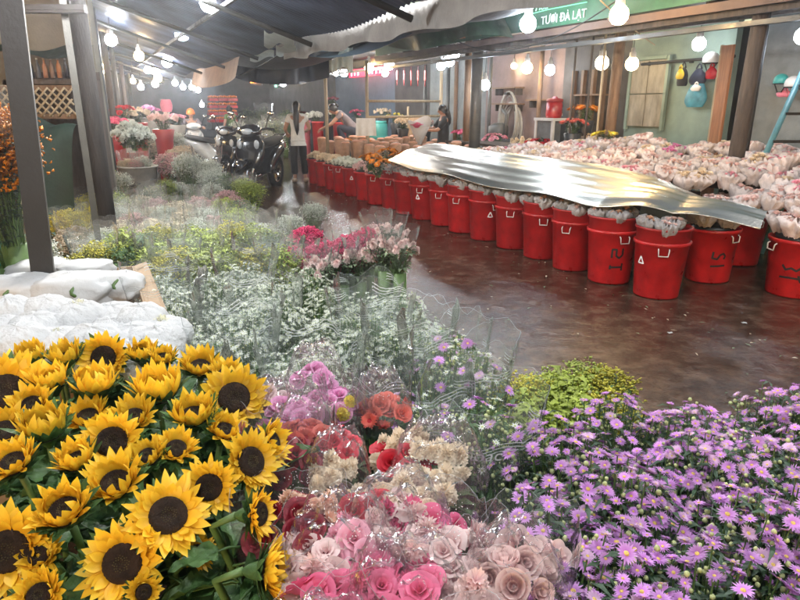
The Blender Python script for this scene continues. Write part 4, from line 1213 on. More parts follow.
# silver foil
def foil():
    A = [(st(3.05, 4.62, .70), st(3.15, 4.86, .76)), (st(3.62, 4.42, .72), st(3.72, 4.80, .82)), (st(4.3, 4.12, .74), st(4.4, 4.95, .92)), (st(5.3, 4.08, .745), st(5.4, 5.10, .96)), (st(6.6, 4.08, .75), st(6.7, 5.12, .97)), (st(7.8, 4.10, .76), st(8.1, 5.18, .98)), (st(8.95, 4.16, .77), st(9.4, 5.30, .98))]
    c = st(6.3, 4.8, .9)
    t = thing('foil_sheet', 'silver insulating foil sheet spread over the flowers in the red bins', 'foil', c)
    def fn(u, v):
        k = min(u * 6, 5.9999); i = int(k); f = k - i
        a = A[i][0].lerp(A[i + 1][0], f); b = A[i][1].lerp(A[i + 1][1], f)
        p = a.lerp(b, v)
        p.z += .05 * math.sin(v * PI) + (.05 * abs(math.sin(u * 6 / 1.1 * PI)) if u < .37 else 0) * (1 - v) * min(1, (.37 - u) * 8)
        p.z += .009 * math.sin(v * 13 + 2.6 * noise.noise(Vector((u * 2, v, 7))) + u * 3) * min(1, v * 3) + .004 * math.sin(u * 26 + v * 3) * (.3 + v * .7) + .0035 * math.sin(v * 41 + u * 7 + 2 * noise.noise(Vector((u * 4, v * 2, 3)))) + .008 * noise.noise(Vector((u * 5, v * 5, 1)))
        p.z -= .02 * (1 - v) ** 6 * (1 + math.sin(u * 24))
        return p - c
    q = MB(); q.grid(fn, 150, 34); q.build('sheet', M['foil'], t)
    q = MB()
    for u0 in (.0, ):
        q.tube([fn(u, 0.0) + Vector((0, 0, -.004)) for u in [i / 60 for i in range(61)]], .007, 5)
    q.build('hem', M['foil'], t)
foil()

# pale and green bunches and marigolds beyond the foil
hyd = [mum(s, .055, M[m_], 70) for s, m_ in ((1, 'white_petal'), (2, 'pale_pink'), (3, 'cream_petal'))]
fol_small = [foliage(layout(16, .24, .13, .06, s), [M[m_], M['stem'], M['bud']], s, z_neck=.05, per=9, L=.07, W=.03, low=.2) for s, m_ in ((1, 'leaf'), (2, 'leaf_grey'), (3, 'leaf_dark'))]
def cluster(p, head, fol, n, Rr, label, cat, group=None, name='flower_bouquet', scale=1.0, dome=.05, hz=.24, part='bloom'):
    t = thing(name, label, cat, p, R.uniform(0, 6), group, scale)
    put('foliage', fol, t)
    for q, nn in layout(n, hz, Rr, dome, R.randrange(9999)):
        put(part, head, t, M=Matrix.Translation(q) @ turn_to(nn, R.uniform(0, 6)))
    return t
for i in range(11, 18):
    s = BIN_S[i]
    if i < 15:
        hd, w = [(hyd[1], 'pale pink'), (hyd[1], 'pink and white'), (hyd[0], 'greenish white'), (hyd[0], 'white')][i - 11]
        cluster(st(s, 4.33, .34), hd, fol_small[1], 12, .17, f'{w} pompon bunch filling the {ORD[i]} red bin of the row', 'bouquet', 'pale pompon bunches in uncovered bins', scale=1.2)
    else:
        cluster(st(s, 4.33, .36), hyd[2], fol_small[1], 10, .17, f'cream bunch filling the {ORD[i]} red bin of the row', 'bouquet', 'pale pompon bunches in uncovered bins', scale=1.1)
mar = daisy(5, .045, 22, [M['orange'], M['aster_eye']], .3, 'marigold_head', .35, 2, .34, 2)
for k, (px, py, n) in enumerate(((370, 153, 14), (387, 148, 14), (400, 152, 12), (378, 158, 14), (345, 138, 12), (356, 136, 12), (366, 139, 10))):
    p = at(px, py, .86); p.z = .58
    cluster(p, mar, fol_small[2], n, .16, f'orange marigold bunch, {ORD[k % 4 if k < 4 else k - 4]} in the {"patch beside the foil corner" if k < 4 else "farther patch by the frame poles"}', 'bouquet', 'orange marigold bunches', scale=1.15)
# brown paper topped bundles
q = MB(); q.lathe([(.05, 0), (.085, .2), (.10, .42), (.105, .44), (.09, .43), (.06, .40), (.001, .41)], 18); WRAPB = q.mesh('paper_wrap', M['brown_paper'])
q = MB(); q.lathe([(.098, .425), (.08, .455), (.04, .465), (.001, .46)], 16); PTOP = q.mesh('bundle_top', M['peach_petal'])
for a in range(6):
    for b in range(9):
        s, tt = 9.9 + b * .55 + R.uniform(-.05, .05), 4.95 + a * .42 + R.uniform(-.05, .05)
        if a < 2 and b < 2: continue
        t = thing('paper_bundle', f'brown paper wrapped flower bundle, {ORD[b]} along row {("nearest the red bins", "second from the bins", "third from the bins", "fourth from the bins", "fifth from the bins", "by the frame poles")[a]}', 'flower bundle', st(s, tt, .38), R.uniform(0, 6), 'brown paper bundles packed beyond the foil', R.uniform(.95, 1.15))
        put('paper_wrap', WRAPB, t); put('flower_top', PTOP, t)
for k, tt in enumerate((5.2, 6.0, 6.9)):
    t = thing('trestle_table', ['near', 'middle', 'far'][k] + ' low trestle carrying the brown paper bundles', 'table', st(12.1, tt, 0), YAW)
    q = MB(); q.box((0, 0, .35), (.72, 5.0, .04)); q.build('top', M['wood_dark'], t, smooth=False)
    for x in (-.3, .3):
        for y in (-2.2, 2.2):
            q = MB(); q.box((x, y, .17), (.05, .05, .33)); q.build('leg', M['wood_dark'], t, smooth=False)
# orange potted flowers and yellow bunch
def pot_plant(px, py, tt, heads, n, label, h=1.2, Rr=.18, sc_=1.0):
    p = att(px, py, tt)
    t = cluster(Vector((p.x, p.y, p.z - .26 * sc_)), heads, fol_small[0], n, Rr, label, 'potted flowers', scale=sc_, name='potted_flower')
    zb = p.z - .26 * sc_
    q = MB(); q.lathe([(.08, -zb / sc_), (.10, -.12), (.13, .04), (.12, .05), (.001, .03)], 16); q.build('vase', M['black_plastic'], t)
    return t
pot_plant(574, 118, 7.0, daisy(7, .07, 20, [M['salmon'], M['orange']], .3, 'gerbera', .4, 2, .34, 2), 8, 'salmon and orange flowers in a dark vase before the display case', sc_=1.1)
pot_plant(586, 104, 7.3, daisy(8, .075, 20, [M['orange'], M['orange']], .3, 'gerbera', .4, 2, .34, 2), 6, 'tall orange flowers rising before the old display case', sc_=1.2)
pot_plant(606, 130, 6.8, daisy(9, .06, 20, [M['yellow'], M['bud']], .3, 'gerbera', .4, 2, .34, 2), 9, 'yellow and green flowers before the weathered timber post')
pot_plant(403, 118, 6.6, hyd[2], 10, 'cream flowers standing before the brown cardboard panel', sc_=1.1)
pot_plant(350, 128, 7.4, hyd[0], 9, 'white flowers behind the crouching person')
pot_plant(315, 112, 6.6, hyd[0], 14, 'big white bunch beside the pale pole behind the woman', sc_=1.5)
pot_plant(334, 110, 6.9, hyd[0], 9, 'smaller white bunch right beside the pale pole', sc_=1.2)
for k, (px, py, w) in enumerate(((318, 133, .17), (340, 134, .19), (306, 132, .14))):
    p = at(px, py, .0 if k != 1 else 0); tt = (6.2, 6.4, 6.0)[k]; p = att(px, py, tt)
    t = thing('flower_tub', ['tall red tub below the big white bunch', 'low red tub before the crouching person', 'pink tub beside the tall red tub'][k], 'tub', (p.x, p.y, 0), 0, None)
    z = att(px, py - 10, tt).z
    q = MB(); q.lathe([(w * .8, 0), (w, z), (w * 1.1, z + .01), (w * 1.1, z + .04), (w * .9, z + .03), (.001, z - .05)], 20); q.build('bowl', M['pink_plastic'] if k == 2 else M['red_bin'], t)

# ================================================================== PEOPLE
def skin_mesh(name, verts, edges, mats, sub=2, root=0):
    # verts: {key: (pos, rx, ry)}
    keys = list(verts)
    me = bpy.data.meshes.new('tmp_skin')
    bm = bmesh.new()
    lay = bm.verts.layers.skin.verify()
    bv = {}
    for k in keys:
        p, rx, ry = verts[k]
        v = bm.verts.new(p); v[lay].radius = (rx, ry); bv[k] = v
    bm.verts.ensure_lookup_table()
    bv[keys[root]][lay].use_root = True
    for a, b in edges: bm.edges.new((bv[a], bv[b]))
    bm.to_mesh(me); bm.free()
    o = bpy.data.objects.new('tmp', me); C.objects.link(o)
    m1 = o.modifiers.new('s', 'SKIN'); m1.use_smooth_shade = True
    m2 = o.modifiers.new('u', 'SUBSURF'); m2.levels = sub; m2.render_levels = sub
    dg = bpy.context.evaluated_depsgraph_get()
    out = bpy.data.meshes.new_from_object(o.evaluated_get(dg))
    bpy.data.objects.remove(o)
    out.name = name
    out.materials.clear()
    for m in mats: out.materials.append(m)
    out.polygons.foreach_set('use_smooth', [True] * len(out.polygons))
    return out
def join_into(me, q):
    bm = bmesh.new(); bm.from_mesh(me)
    base = [bm.verts.new(v) for v in q.v]
    for f, mi in zip(q.f, q.m):
        try:
            fc = bm.faces.new([base[i] for i in f]); fc.smooth = True; fc.material_index = mi
        except ValueError: pass
    bm.to_mesh(me); bm.free()
def head(q, c, fwd, up=(0, 0, 1), r=.098):
    fwd = Vector(fwd).normalized(); up = Vector(up); up = (up - fwd * up.dot(fwd)).normalized(); sd = fwd.cross(up)
    T = Matrix((( sd.x, fwd.x, up.x, c[0]), (sd.y, fwd.y, up.y, c[1]), (sd.z, fwd.z, up.z, c[2]), (0, 0, 0, 1)))
    def fn(u, v):
        a = 2 * PI * u; b = PI * (v - .5)
        x, y, z = math.cos(b) * math.cos(a) * .78, math.cos(b) * math.sin(a) * .92, math.sin(b) * 1.18
        fr = max(0, y)
        if z < 0: x *= 1 + z * .28; y *= 1 + z * .12
        nose = math.exp(-(x / .13) ** 2 - ((z + .08) / .22) ** 2) * (y > 0)
        y += .26 * nose
        y += .05 * math.exp(-(x / .25) ** 2 - ((z + .50) / .10) ** 2) * (y > 0)          # lips
        y -= .09 * (math.exp(-((abs(x) - .30) / .15) ** 2 - ((z - .08) / .12) ** 2)) * (y > 0)  # eye sockets
        y += .07 * math.exp(-(x / .25) ** 2 - ((z + .85) / .16) ** 2) * (y > 0)           # chin
        return (x * r, y * r, z * r)
    q.grid(fn, 32, 22, 0, T)
    for s in (-1, 1):
        q.ball((s * .30 * r, .80 * r, .08 * r), (.10 * r, .05 * r, .055 * r), 8, 1, T)
        q.ball((s * .80 * r, -.05 * r, 0), (.08 * r, .17 * r, .26 * r), 8, 0, T)
    q.ball((0, .93 * r, -.48 * r), (.22 * r, .05 * r, .05 * r), 8, 2, T)
M['eye'] = mat('eye_dark', (.02, .015, .012), .3, .1, 20)
M['lip'] = mat('lip', (.36, .11, .09), .5, .1, 20)
def hand(v, e, key, p, d, palm_n, curl=.6):
    # palm and five fingers as short chains of the body skeleton
    d = Vector(d).normalized(); nrm = Vector(palm_n); nrm = (nrm - d * nrm.dot(d)).normalized(); s = d.cross(nrm)
    pk = key + 'palm'; v[pk] = (p + d * .055, .036, .016); e.append((key, pk))
    for i, (off, L) in enumerate(((-.028, .062), (-.010, .075), (.009, .070), (.027, .055))):
        a = p + d * .085 + s * off; b = a + (d * (1 - .4 * curl) + nrm * curl * .7).normalized() * L * .55; c = b + (d * (1 - curl) + nrm * curl).normalized() * L * .5
        v[f'{key}f{i}a'] = (a, .010, .010); v[f'{key}f{i}b'] = (b, .009, .009); v[f'{key}f{i}c'] = (c, .008, .008)
        e += [(pk, f'{key}f{i}a'), (f'{key}f{i}a', f'{key}f{i}b'), (f'{key}f{i}b', f'{key}f{i}c')]
    a = p + d * .035 - s * .036 + nrm * .01; b = a + (d * .7 - s * .5 + nrm * .4).normalized() * .05
    v[f'{key}ta'] = (a, .012, .012); v[f'{key}tb'] = (b, .009, .009); e += [(pk, f'{key}ta'), (f'{key}ta', f'{key}tb')]
def figure(label, loc, rz, J, top, legs, shoe, look, hair='long', sleeve=.5, scale=1.0, hair_tail=None, feet=True):
    # J: joints in a local frame, x to the person's right, y forward, z up
    V_ = lambda k: Vector(J[k])
    t = thing('person', label, 'person', loc, rz, None, scale)
    v, e = {}, []
    v['pelvis'] = (V_('pelvis'), .135, .10); v['waist'] = (V_('waist'), .115, .088); v['chest'] = (V_('chest'), .135, .10); v['neck0'] = (V_('neck'), .055, .055); v['neck1'] = (V_('neck').lerp(V_('head'), .55), .048, .048)
    e += [('pelvis', 'waist'), ('waist', 'chest'), ('chest', 'neck0'), ('neck0', 'neck1')]
    for s in 'LR':
        v['sh' + s] = (V_('sh' + s), .058, .058); v['el' + s] = (V_('el' + s), .040, .040); v['wr' + s] = (V_('wr' + s), .027, .024)
        v['hip' + s] = (V_('hip' + s), .085, .085); v['kn' + s] = (V_('kn' + s), .055, .055); v['an' + s] = (V_('an' + s), .037, .037); v['toe' + s] = (V_('toe' + s), .036, .022)
        e += [('chest', 'sh' + s), ('sh' + s, 'el' + s), ('el' + s, 'wr' + s), ('pelvis', 'hip' + s), ('hip' + s, 'kn' + s), ('kn' + s, 'an' + s), ('an' + s, 'toe' + s)]
        hand(v, e, 'wr' + s, V_('wr' + s), V_('wr' + s) - V_('el' + s), (0, .3, -1) if J.get('palm') is None else J['palm'])
    me = skin_mesh('body_mesh', v, e, [M['skin'], M['eye'], M['lip']])
    q = MB(); head(q, J['head'], look); join_into(me, q)
    put('body', me, t)
    # shirt
    g = {k: (v[k][0], v[k][1] * 1.12 + .006, v[k][2] * 1.14 + .008) for k in ('pelvis', 'waist', 'chest', 'shL', 'shR')}
    g['hem'] = (V_('pelvis').lerp(V_('waist'), -.25), .150, .115)
    g['coll'] = (V_('neck').lerp(V_('chest'), .25), .075, .070)
    ge = [('hem', 'pelvis'), ('pelvis', 'waist'), ('waist', 'chest'), ('chest', 'coll'), ('chest', 'shL'), ('chest', 'shR')]
    for s in 'LR':
        g['sl' + s] = (V_('sh' + s).lerp(V_('el' + s), sleeve), .055, .055); ge.append(('sh' + s, 'sl' + s))
        if sleeve > 1:
            g['el' + s] = (V_('el' + s), .050, .050); g['sl' + s] = (V_('el' + s).lerp(V_('wr' + s), sleeve - 1), .042, .042); ge[-1] = ('sh' + s, 'el' + s); ge.append(('el' + s, 'sl' + s))
    put('shirt', skin_mesh('shirt_mesh', g, ge, [top]), t)
    g = {'waist': (V_('pelvis').lerp(V_('waist'), .45), .135, .102), 'pelvis': (V_('pelvis'), .150, .118)}; ge = [('waist', 'pelvis')]
    for s in 'LR':
        g['hip' + s] = (V_('hip' + s), .098, .100); g['kn' + s] = (V_('kn' + s), .078, .078); g['cu' + s] = (V_('kn' + s).lerp(V_('an' + s), .88), .075, .075)
        ge += [('pelvis', 'hip' + s), ('hip' + s, 'kn' + s), ('kn' + s, 'cu' + s)]
    put('trousers', skin_mesh('trouser_mesh', g, ge, [legs]), t)
    if feet:
        for s in 'LR':
            a, b = V_('an' + s), V_('toe' + s); d = (b - a); d.z = 0; d.normalize()
            q = MB(); q.tube([a + Vector((0, 0, -.035)) - d * .07, a + Vector((0, 0, -.045)), Vector((b.x, b.y, b.z + .005)), Vector((b.x, b.y, b.z)) + d * .035], [.03, .046, .042, .012], 10); q.build('shoe', shoe, t)
    h, f = V_('head'), Vector(look).normalized()
    if hair:
        q = MB(); r = .104
        sd = f.cross(Vector((0, 0, 1))).normalized(); up = sd.cross(f)
        T = Matrix(((sd.x, f.x, up.x, h.x), (sd.y, f.y, up.y, h.y), (sd.z, f.z, up.z, h.z), (0, 0, 0, 1)))
        def cap(u, w):
            a = 2 * PI * u; front = max(0, math.sin(a)); b = -PI * .5 + PI * (.50 + .5 * w) - (1 - w) * (.55 * (1 - front) - .35 * front)
            return (math.cos(b) * math.cos(a) * .84 * r, math.cos(b) * math.sin(a) * .98 * r - .006, math.sin(b) * 1.22 * r)
        q.grid(cap, 24, 8, 0, T)
        if hair == 'long':
            tl = hair_tail or [(0, -.075, .02), (0, -.115, -.12), (0, -.125, -.30), (.01, -.10, -.45), (.01, -.09, -.55)]
            pts = [T @ Vector(p) for p in tl]
            vs = []
            q.tube(pts, [.066, .064, .055, .04, .006], 12)
        if hair == 'bun':
            q.ball(T @ Vector((0, -.11, .03)), .045, 10)
        q.build('hair', M['hair'], t)
    return t
def stand(h=1.0, armL=None, armR=None, stride=0.0):
    J = dict(pelvis=(0, 0, .88), waist=(0, .0, 1.02), chest=(0, -.01, 1.22), neck=(0, 0, 1.36), head=(0, .02, 1.48),
             shL=(-.165, -.01, 1.30), shR=(.165, -.01, 1.30), elL=(-.235, .02, 1.05), elR=(.235, .02, 1.05), wrL=(-.20, .14, .90), wrR=(.20, .14, .90),
             hipL=(-.085, 0, .84), hipR=(.085, 0, .84), knL=(-.10, .03, .46), knR=(.10, .03, .46), anL=(-.11, -.02, .075), anR=(.11, -.02, .075), toeL=(-.125, .12, .03), toeR=(.125, .12, .03))
    return J
# woman in the white top, seen from behind, walking away
J = stand(); J.update(elL=(-.25, .02, 1.06), wrL=(-.19, .20, .98), elR=(.25, .03, 1.07), wrR=(.20, .22, 1.02), knR=(.11, .10, .47), anR=(.12, .0, .09), toeR=(.16, .12, .03), anL=(-.11, -.10, .10), toeL=(-.12, .03, .03))
p = at(300, 182)
figure('woman with long black hair, white top and black trousers walking away past the scooters', (p.x, p.y, 0), YAW - .15, J, M['white_cloth'], M['black_cloth'], M['beige_cloth'], (.25, 1, -.15), scale=1.04)
# crouching person among the buckets
J = stand(); J.update(pelvis=(0, -.25, .42), waist=(0, -.12, .55), chest=(0, .06, .70), neck=(0, .16, .80), head=(0, .25, .88), shL=(-.16, .08, .78), shR=(.16, .08, .78), elL=(-.2, .3, .56), elR=(.2, .3, .56), wrL=(-.1, .48, .48), wrR=(.12, .5, .46),
         hipL=(-.09, -.22, .40), hipR=(.09, -.22, .40), knL=(-.17, .15, .50), knR=(.17, .15, .50), anL=(-.14, -.02, .08), anR=(.14, -.02, .08), toeL=(-.15, .12, .03), toeR=(.15, .12, .03))
p = att(345, 136, 6.0); 
figure('crouching person in grey purple shirt bending over the low red tub', (p.x, p.y, max(p.z - .35, .05)), YAW + 1.2, J, M['grey_cloth'], M['navy_cloth'], M['black_rubber'], (0, 1, -.5), hair='bun', scale=1.15)
# woman in black with the bouquet
J = stand(); J.update(elL=(-.22, .18, 1.08), wrL=(-.05, .40, 1.08), elR=(.22, .16, 1.10), wrR=(.06, .40, 1.12), palm=(0, .3, -1))
p = att(443, 128, 6.9)
WB = Vector((p.x, p.y, 0))
figure('woman in black shirt with black hair holding a white paper bouquet', WB, YAW + PI / 2 - .25, J, M['black_cloth'], M['black_cloth'], M['black_rubber'], (0, 1, -.2), hair='long', sleeve=.9, hair_tail=[(0, -.06, .03), (0, -.10, -.08), (0, -.11, -.2), (0, -.10, -.28), (0, -.09, -.34)])
d = Matrix.Rotation(YAW + PI / 2 - .25, 4, 'Z')
c = WB + (d @ Vector((0, .52, 1.0)))
t = thing('wrapped_bouquet', 'white paper bouquet with one big crimson rose held by the woman in black', 'bouquet', c)
q = MB(); q.grid(lambda u, v: ((.05 + .20 * v) * math.cos(2 * PI * u) * 1.0, (.05 + .13 * v) * math.sin(2 * PI * u), -.22 + .50 * v + .07 * math.sin(4 * PI * u) * v), 24, 6, M=Matrix.Rotation(.35, 4, 'X')); q.build('paper', M['white_paper'], t)
put('rose', rose(4, M['hot_pink'], r=.11), t, loc=(-.06, -.20, .20))
# rider in the orange helmet, person with green top, sitting rider pose
def rider(px, py, Y, label, top, cap, scale=1.0, face=(0, -1, -.1)):
    p = aty(px, py, Y); J = stand()
    J.update(pelvis=(0, -.1, .72), waist=(0, -.08, .88), chest=(0, -.02, 1.08), neck=(0, .02, 1.22), head=(0, .05, 1.34), shL=(-.17, 0, 1.16), shR=(.17, 0, 1.16), elL=(-.27, .16, .98), elR=(.27, .16, .98), wrL=(-.27, .38, .98), wrR=(.27, .38, .98),
             hipL=(-.09, -.08, .70), hipR=(.09, -.08, .70), knL=(-.17, .30, .66), knR=(.17, .30, .66), anL=(-.14, .25, .25), anR=(.14, .25, .25), toeL=(-.15, .38, .2), toeR=(.15, .38, .2))
    th = figure(label, (p.x, p.y, 0), YAW + PI, J, top, M['navy_cloth'], M['black_rubber'], (0, 1, -.1), hair=None, sleeve=1.8, scale=scale)
    return th, p
th, pr = rider(191, 120, 18.5, 'scooter rider in an orange helmet and dark purple jacket', M['grey_cloth'], None)
q = MB(); q.lathe([(.125 * math.cos(a), .145 * math.sin(a)) for a in [(-.2 + 1.75 * i / 8) for i in range(9)]], 18, M=Matrix.Translation((0, .04, 1.36))); q.build('helmet', M['orange_plastic'], th)
J = stand(); p = aty(231, 130, 20)
figure('distant person in a green shirt standing before the stacked orange fruit', (p.x, p.y, 0), YAW + .6, J, M['green_cloth'], M['navy_cloth'], M['black_rubber'], (0, 1, 0), hair='bun', scale=.98)

# ================================================================== SCOOTERS
def scooter(label, loc, rz, paint, group=None, scale=1.0):
    # forward is +Y
    t = thing('motor_scooter', label, 'scooter', loc, rz, group, scale)
    def wheel(y):
        w = MB(); T = Matrix.Translation((0, y, .27)) @ Matrix.Rotation(PI / 2, 4, 'Y')
        w.lathe([(.20 + .065 + .055 * math.cos(a), .05 * math.sin(a)) for a in [2 * PI * i / 12 for i in range(13)]], 30, M=T)
        o = w.build('wheel', M['black_rubber'], t)
        w = MB()
        w.lathe([(.205, -.035), (.215, 0), (.205, .035), (.18, .03), (.18, -.03), (.205, -.035)], 24, M=T)
        for k in range(5):
            a = 2 * PI * k / 5; w.box((0, 0, 0), (.19, .035, .025), M=T @ Matrix.Rotation(a, 4, 'Z') @ Matrix.Translation((.1, 0, 0)))
        w.lathe([(.05, -.05), (.05, .05)], 12, M=T, closed=True)
        w.build('rim', M['chrome'], o, smooth=False)
    wheel(.62); wheel(-.62)
    def loft(name, secs, m, n=18, pw=.7):
        q = MB(); vs, fs = [], []
        for (cx, cy, cz, rx, ry, tilt) in secs:
            for k in range(n):
                a = 2 * PI * k / n; ca, sa = math.cos(a), math.sin(a)
                x = math.copysign(abs(ca) ** pw, ca) * rx * 1.22; y = math.copysign(abs(sa) ** pw, sa) * ry
                vs.append((cx + x, cy + y * math.cos(tilt), cz + y * math.sin(tilt)))
        for i in range(len(secs) - 1):
            for k in range(n):
                k2 = (k + 1) % n; fs.append((i * n + k, i * n + k2, (i + 1) * n + k2, (i + 1) * n + k))
        fs.append(tuple(range(n - 1, -1, -1))); fs.append(tuple((len(secs) - 1) * n + k for k in range(n)))
        q.add(vs, fs); return q.build(name, m, t)
    loft('front_apron', [(0, .50, .36, .10, .06, .3), (0, .47, .50, .17, .07, .3), (0, .42, .66, .21, .08, .3), (0, .37, .80, .20, .08, .3), (0, .33, .92, .14, .06, .3)], paint)
    loft('front_fender', [(0, .90, .40, .02, .02, 0), (0, .82, .50, .075, .04, .8), (0, .66, .58, .085, .04, .2), (0, .48, .55, .08, .04, -.5), (0, .38, .42, .05, .03, -1)], paint)
    loft('headlight_cowl', [(0, .46, .92, .06, .05, .3), (0, .42, .98, .17, .09, .3), (0, .34, 1.05, .16, .10, .3), (0, .28, 1.10, .08, .06, .3)], paint)
    q = MB(); q.ball((0, .475, 1.0), (.11, .05, .055), 14); q.build('headlight', M['head_glass'], t)
    for s in (-1, 1):
        q = MB(); q.ball((s * .15, .475, .80), (.05, .03, .075), 10); q.build('indicator', M['head_glass'], t)
        q = MB(); q.tube([(s * .14, .30, 1.03), (s * .26, .26, 1.05), (s * .37, .20, 1.03)], [.018, .018, .02], 8); q.build('handlebar', M['black_rubber'], t)
        q = MB(); q.tube([(s * .24, .27, 1.05), (s * .30, .30, 1.20), (s * .33, .30, 1.26)], .008, 6); o = q.build('mirror', M['black_rubber'], t)
        q = MB(); q.ball((s * .35, .30, 1.29), (.065, .022, .042), 10); q.build('mirror_glass', M['chrome'], o)
        q = MB(); q.tube([(s * .09, .40, .62), (s * .09, .62, .27)], .022, 8); q.build('fork', M['chrome'], t)
    loft('body_panel', [(0, .28, .30, .13, .05, 0), (0, .05, .30, .15, .06, 0), (0, -.12, .42, .15, .16, .5), (0, -.35, .60, .17, .15, 1.0), (0, -.62, .68, .16, .10, 1.3), (0, -.86, .74, .10, .07, 1.4), (0, -.98, .78, .04, .03, 1.4)], paint)
    loft('seat', [(0, .02, .72, .07, .03, 1.5), (0, -.06, .76, .12, .05, 1.5), (0, -.30, .78, .135, .055, 1.5), (0, -.55, .81, .13, .055, 1.5), (0, -.80, .85, .09, .04, 1.5), (0, -.88, .86, .03, .02, 1.5)], M['black_rubber'])
    q = MB(); q.box((0, -.97, .70), (.16, .05, .07)); q.build('tail_light', M['red_bin'], t)
    q = MB(); q.tube([(.14, -.1, .22), (.16, -.35, .24), (.17, -.75, .32)], [.03, .05, .055], 10); q.build('exhaust', M['chrome'], t)
    q = MB(); q.tube([(.1, .02, .25), (.16, .05, .04), (-.16, .05, .04), (-.1, .02, .25)], .014, 6); q.build('stand', M['steel_dark'], t)
    q = MB(); q.tube([(-.10, -.80, .86), (-.10, -.95, .90), (.10, -.95, .90), (.10, -.80, .86)], .012, 6); q.build('grab_rail', M['chrome'], t)
    return t
p = at(259, 192); scooter('glossy black scooter with big front apron parked beside the walking woman', (p.x, p.y + .35, 0), PI - .2, M['black_paint'], scale=1.12)
p = at(236, 184); scooter('black scooter with bare fork parked on the far side of the glossy black one', (p.x, p.y + .5, 0), PI - .35, M['black_paint'], scale=1.05)
scooter('pale scooter carrying the rider in the orange helmet', (pr.x, pr.y, 0), YAW + PI, M['white_body'])
p = aty(212, 138, 15.5); scooter('white scooter parked with bundles on it behind the black scooters', (p.x, p.y, 0), PI + 1.1, M['white_body'])

# ================================================================== LEFT AISLE EDGE, MIDDLE DISTANCE
# stacked fruit crates
for r_ in range(4):
    for k in range(3):
        c = aty(213 + k * 9.5, 122 - r_ * 7, 21)
        t = thing('fruit_crate', f'red crate of oranges, {ORD[k]} across in the {("lowest", "second", "third", "top")[r_]} layer of the stack', 'crate', c, YAW, 'stacked crates of oranges')
        w = msize(9, c)
        q = MB(); q.box((0, 0, msize(1.2, c)), (w, .4, msize(2.6, c))); q.build('crate_body', M['red_bin'], t, smooth=False)
        q = MB()
        for i in range(5):
            for j in range(2): q.ball(((i - 2) * w / 5.2, -.12 + j * .2, msize(4.0 + (i % 2) * .5, c)), w / 9, 8)
        q.build('fruit', M['orange_plastic'], t)
# buckets, crate, teal box
def pail(px, py, d_px, h_px, label, m, Y=None, z0=0.0, name='bucket'):
    p = at(px, py, z0)
    r = msize(d_px, p) / 2; h = msize(h_px, p)
    t = thing(name, label, 'bucket', p)
    q = MB(); q.lathe([(.001, 0), (r * .82, 0), (r * .98, h), (r * 1.06, h + .005), (r * 1.06, h + .03), (r * .96, h + .03), (r * .8, h * .85), (.001, h * .8)], 26); q.build('tub', m, t)
    q = MB(); q.tube([(-r * 1.04, 0, h), (-r * 1.1, -r * .2, h * .7), (0, -r * 1.12, h * .5), (r * 1.1, -r * .2, h * .7), (r * 1.04, 0, h)], .008, 6); q.build('bail', M['steel_grey'], t)
    return t, p, h
tb, pb, hb = pail(142, 200, 36, 32, 'large worn grey tub holding upright bundles in the left display', M['bucket_grey'])
tw, pw_, hw = pail(192, 196, 27, 28, 'white bucket standing beside the large grey tub', M['bucket_white'])
p = at(129, 178, 0.1); w = msize(26, p); h = msize(22, p)
t = thing('plastic_crate', 'dark red crate under the white pompon flowers', 'crate', (p.x, p.y, 0)); z = p.z + .0
q = MB()
for k in range(4): q.box((0, -w * .4, .1 + h * .3 * k + .05), (w, .02, h * .22)); q.box((-w / 2, 0, .1 + h * .3 * k + .05), (.02, w * .8, h * .22)); q.box((w / 2, 0, .1 + h * .3 * k + .05), (.02, w * .8, h * .22))
q.build('slatted_side', M['red_dark'], t, smooth=False)
q = MB(); q.box((0, 0, .06 + h), (w * .96, w * .76, .03)); q.box((0, -w * .41, h * 1.32), (w * 1.04, .04, .04)); q.build('rim', M['red_dark'], t, smooth=False)
p = at(106, 170, 0.1); t = thing('storage_bin', 'narrow teal bin beside the dark red crate', 'bin', (p.x, p.y, 0))
q = MB(); h = aty(106, 143, p.y).z; q.box((0, 0, h / 2), (.13, .3, h)); q.build('tub', M['teal'], t, smooth=False)
q = MB(); q.box((0, 0, h), (.16, .33, .03)); q.build('lid', M['teal'], t, smooth=False)
# pink bag hanging on the far left
c = aty(167, 112, 15); t = thing('pink_bag', 'bright pink bag hanging over the far left stalls', 'bag', c)
r = msize(6, c); q = MB(); q.grid(lambda u, v: ((r * (.6 + .4 * math.sin(PI * (v * .8 + .1)))) * math.cos(2 * PI * u), r * .6 * math.sin(2 * PI * u), r * 2 * v), 20, 8); q.build('pouch', M['pink_plastic'], t)
q = MB(); q.tube([(-r * .5, 0, 0), (-r * .2, -.02, -r * .5), (r * .3, -.02, -r * .4), (r * .5, 0, .1)], r * .12, 8); q.build('handle', M['white_cloth'], t)

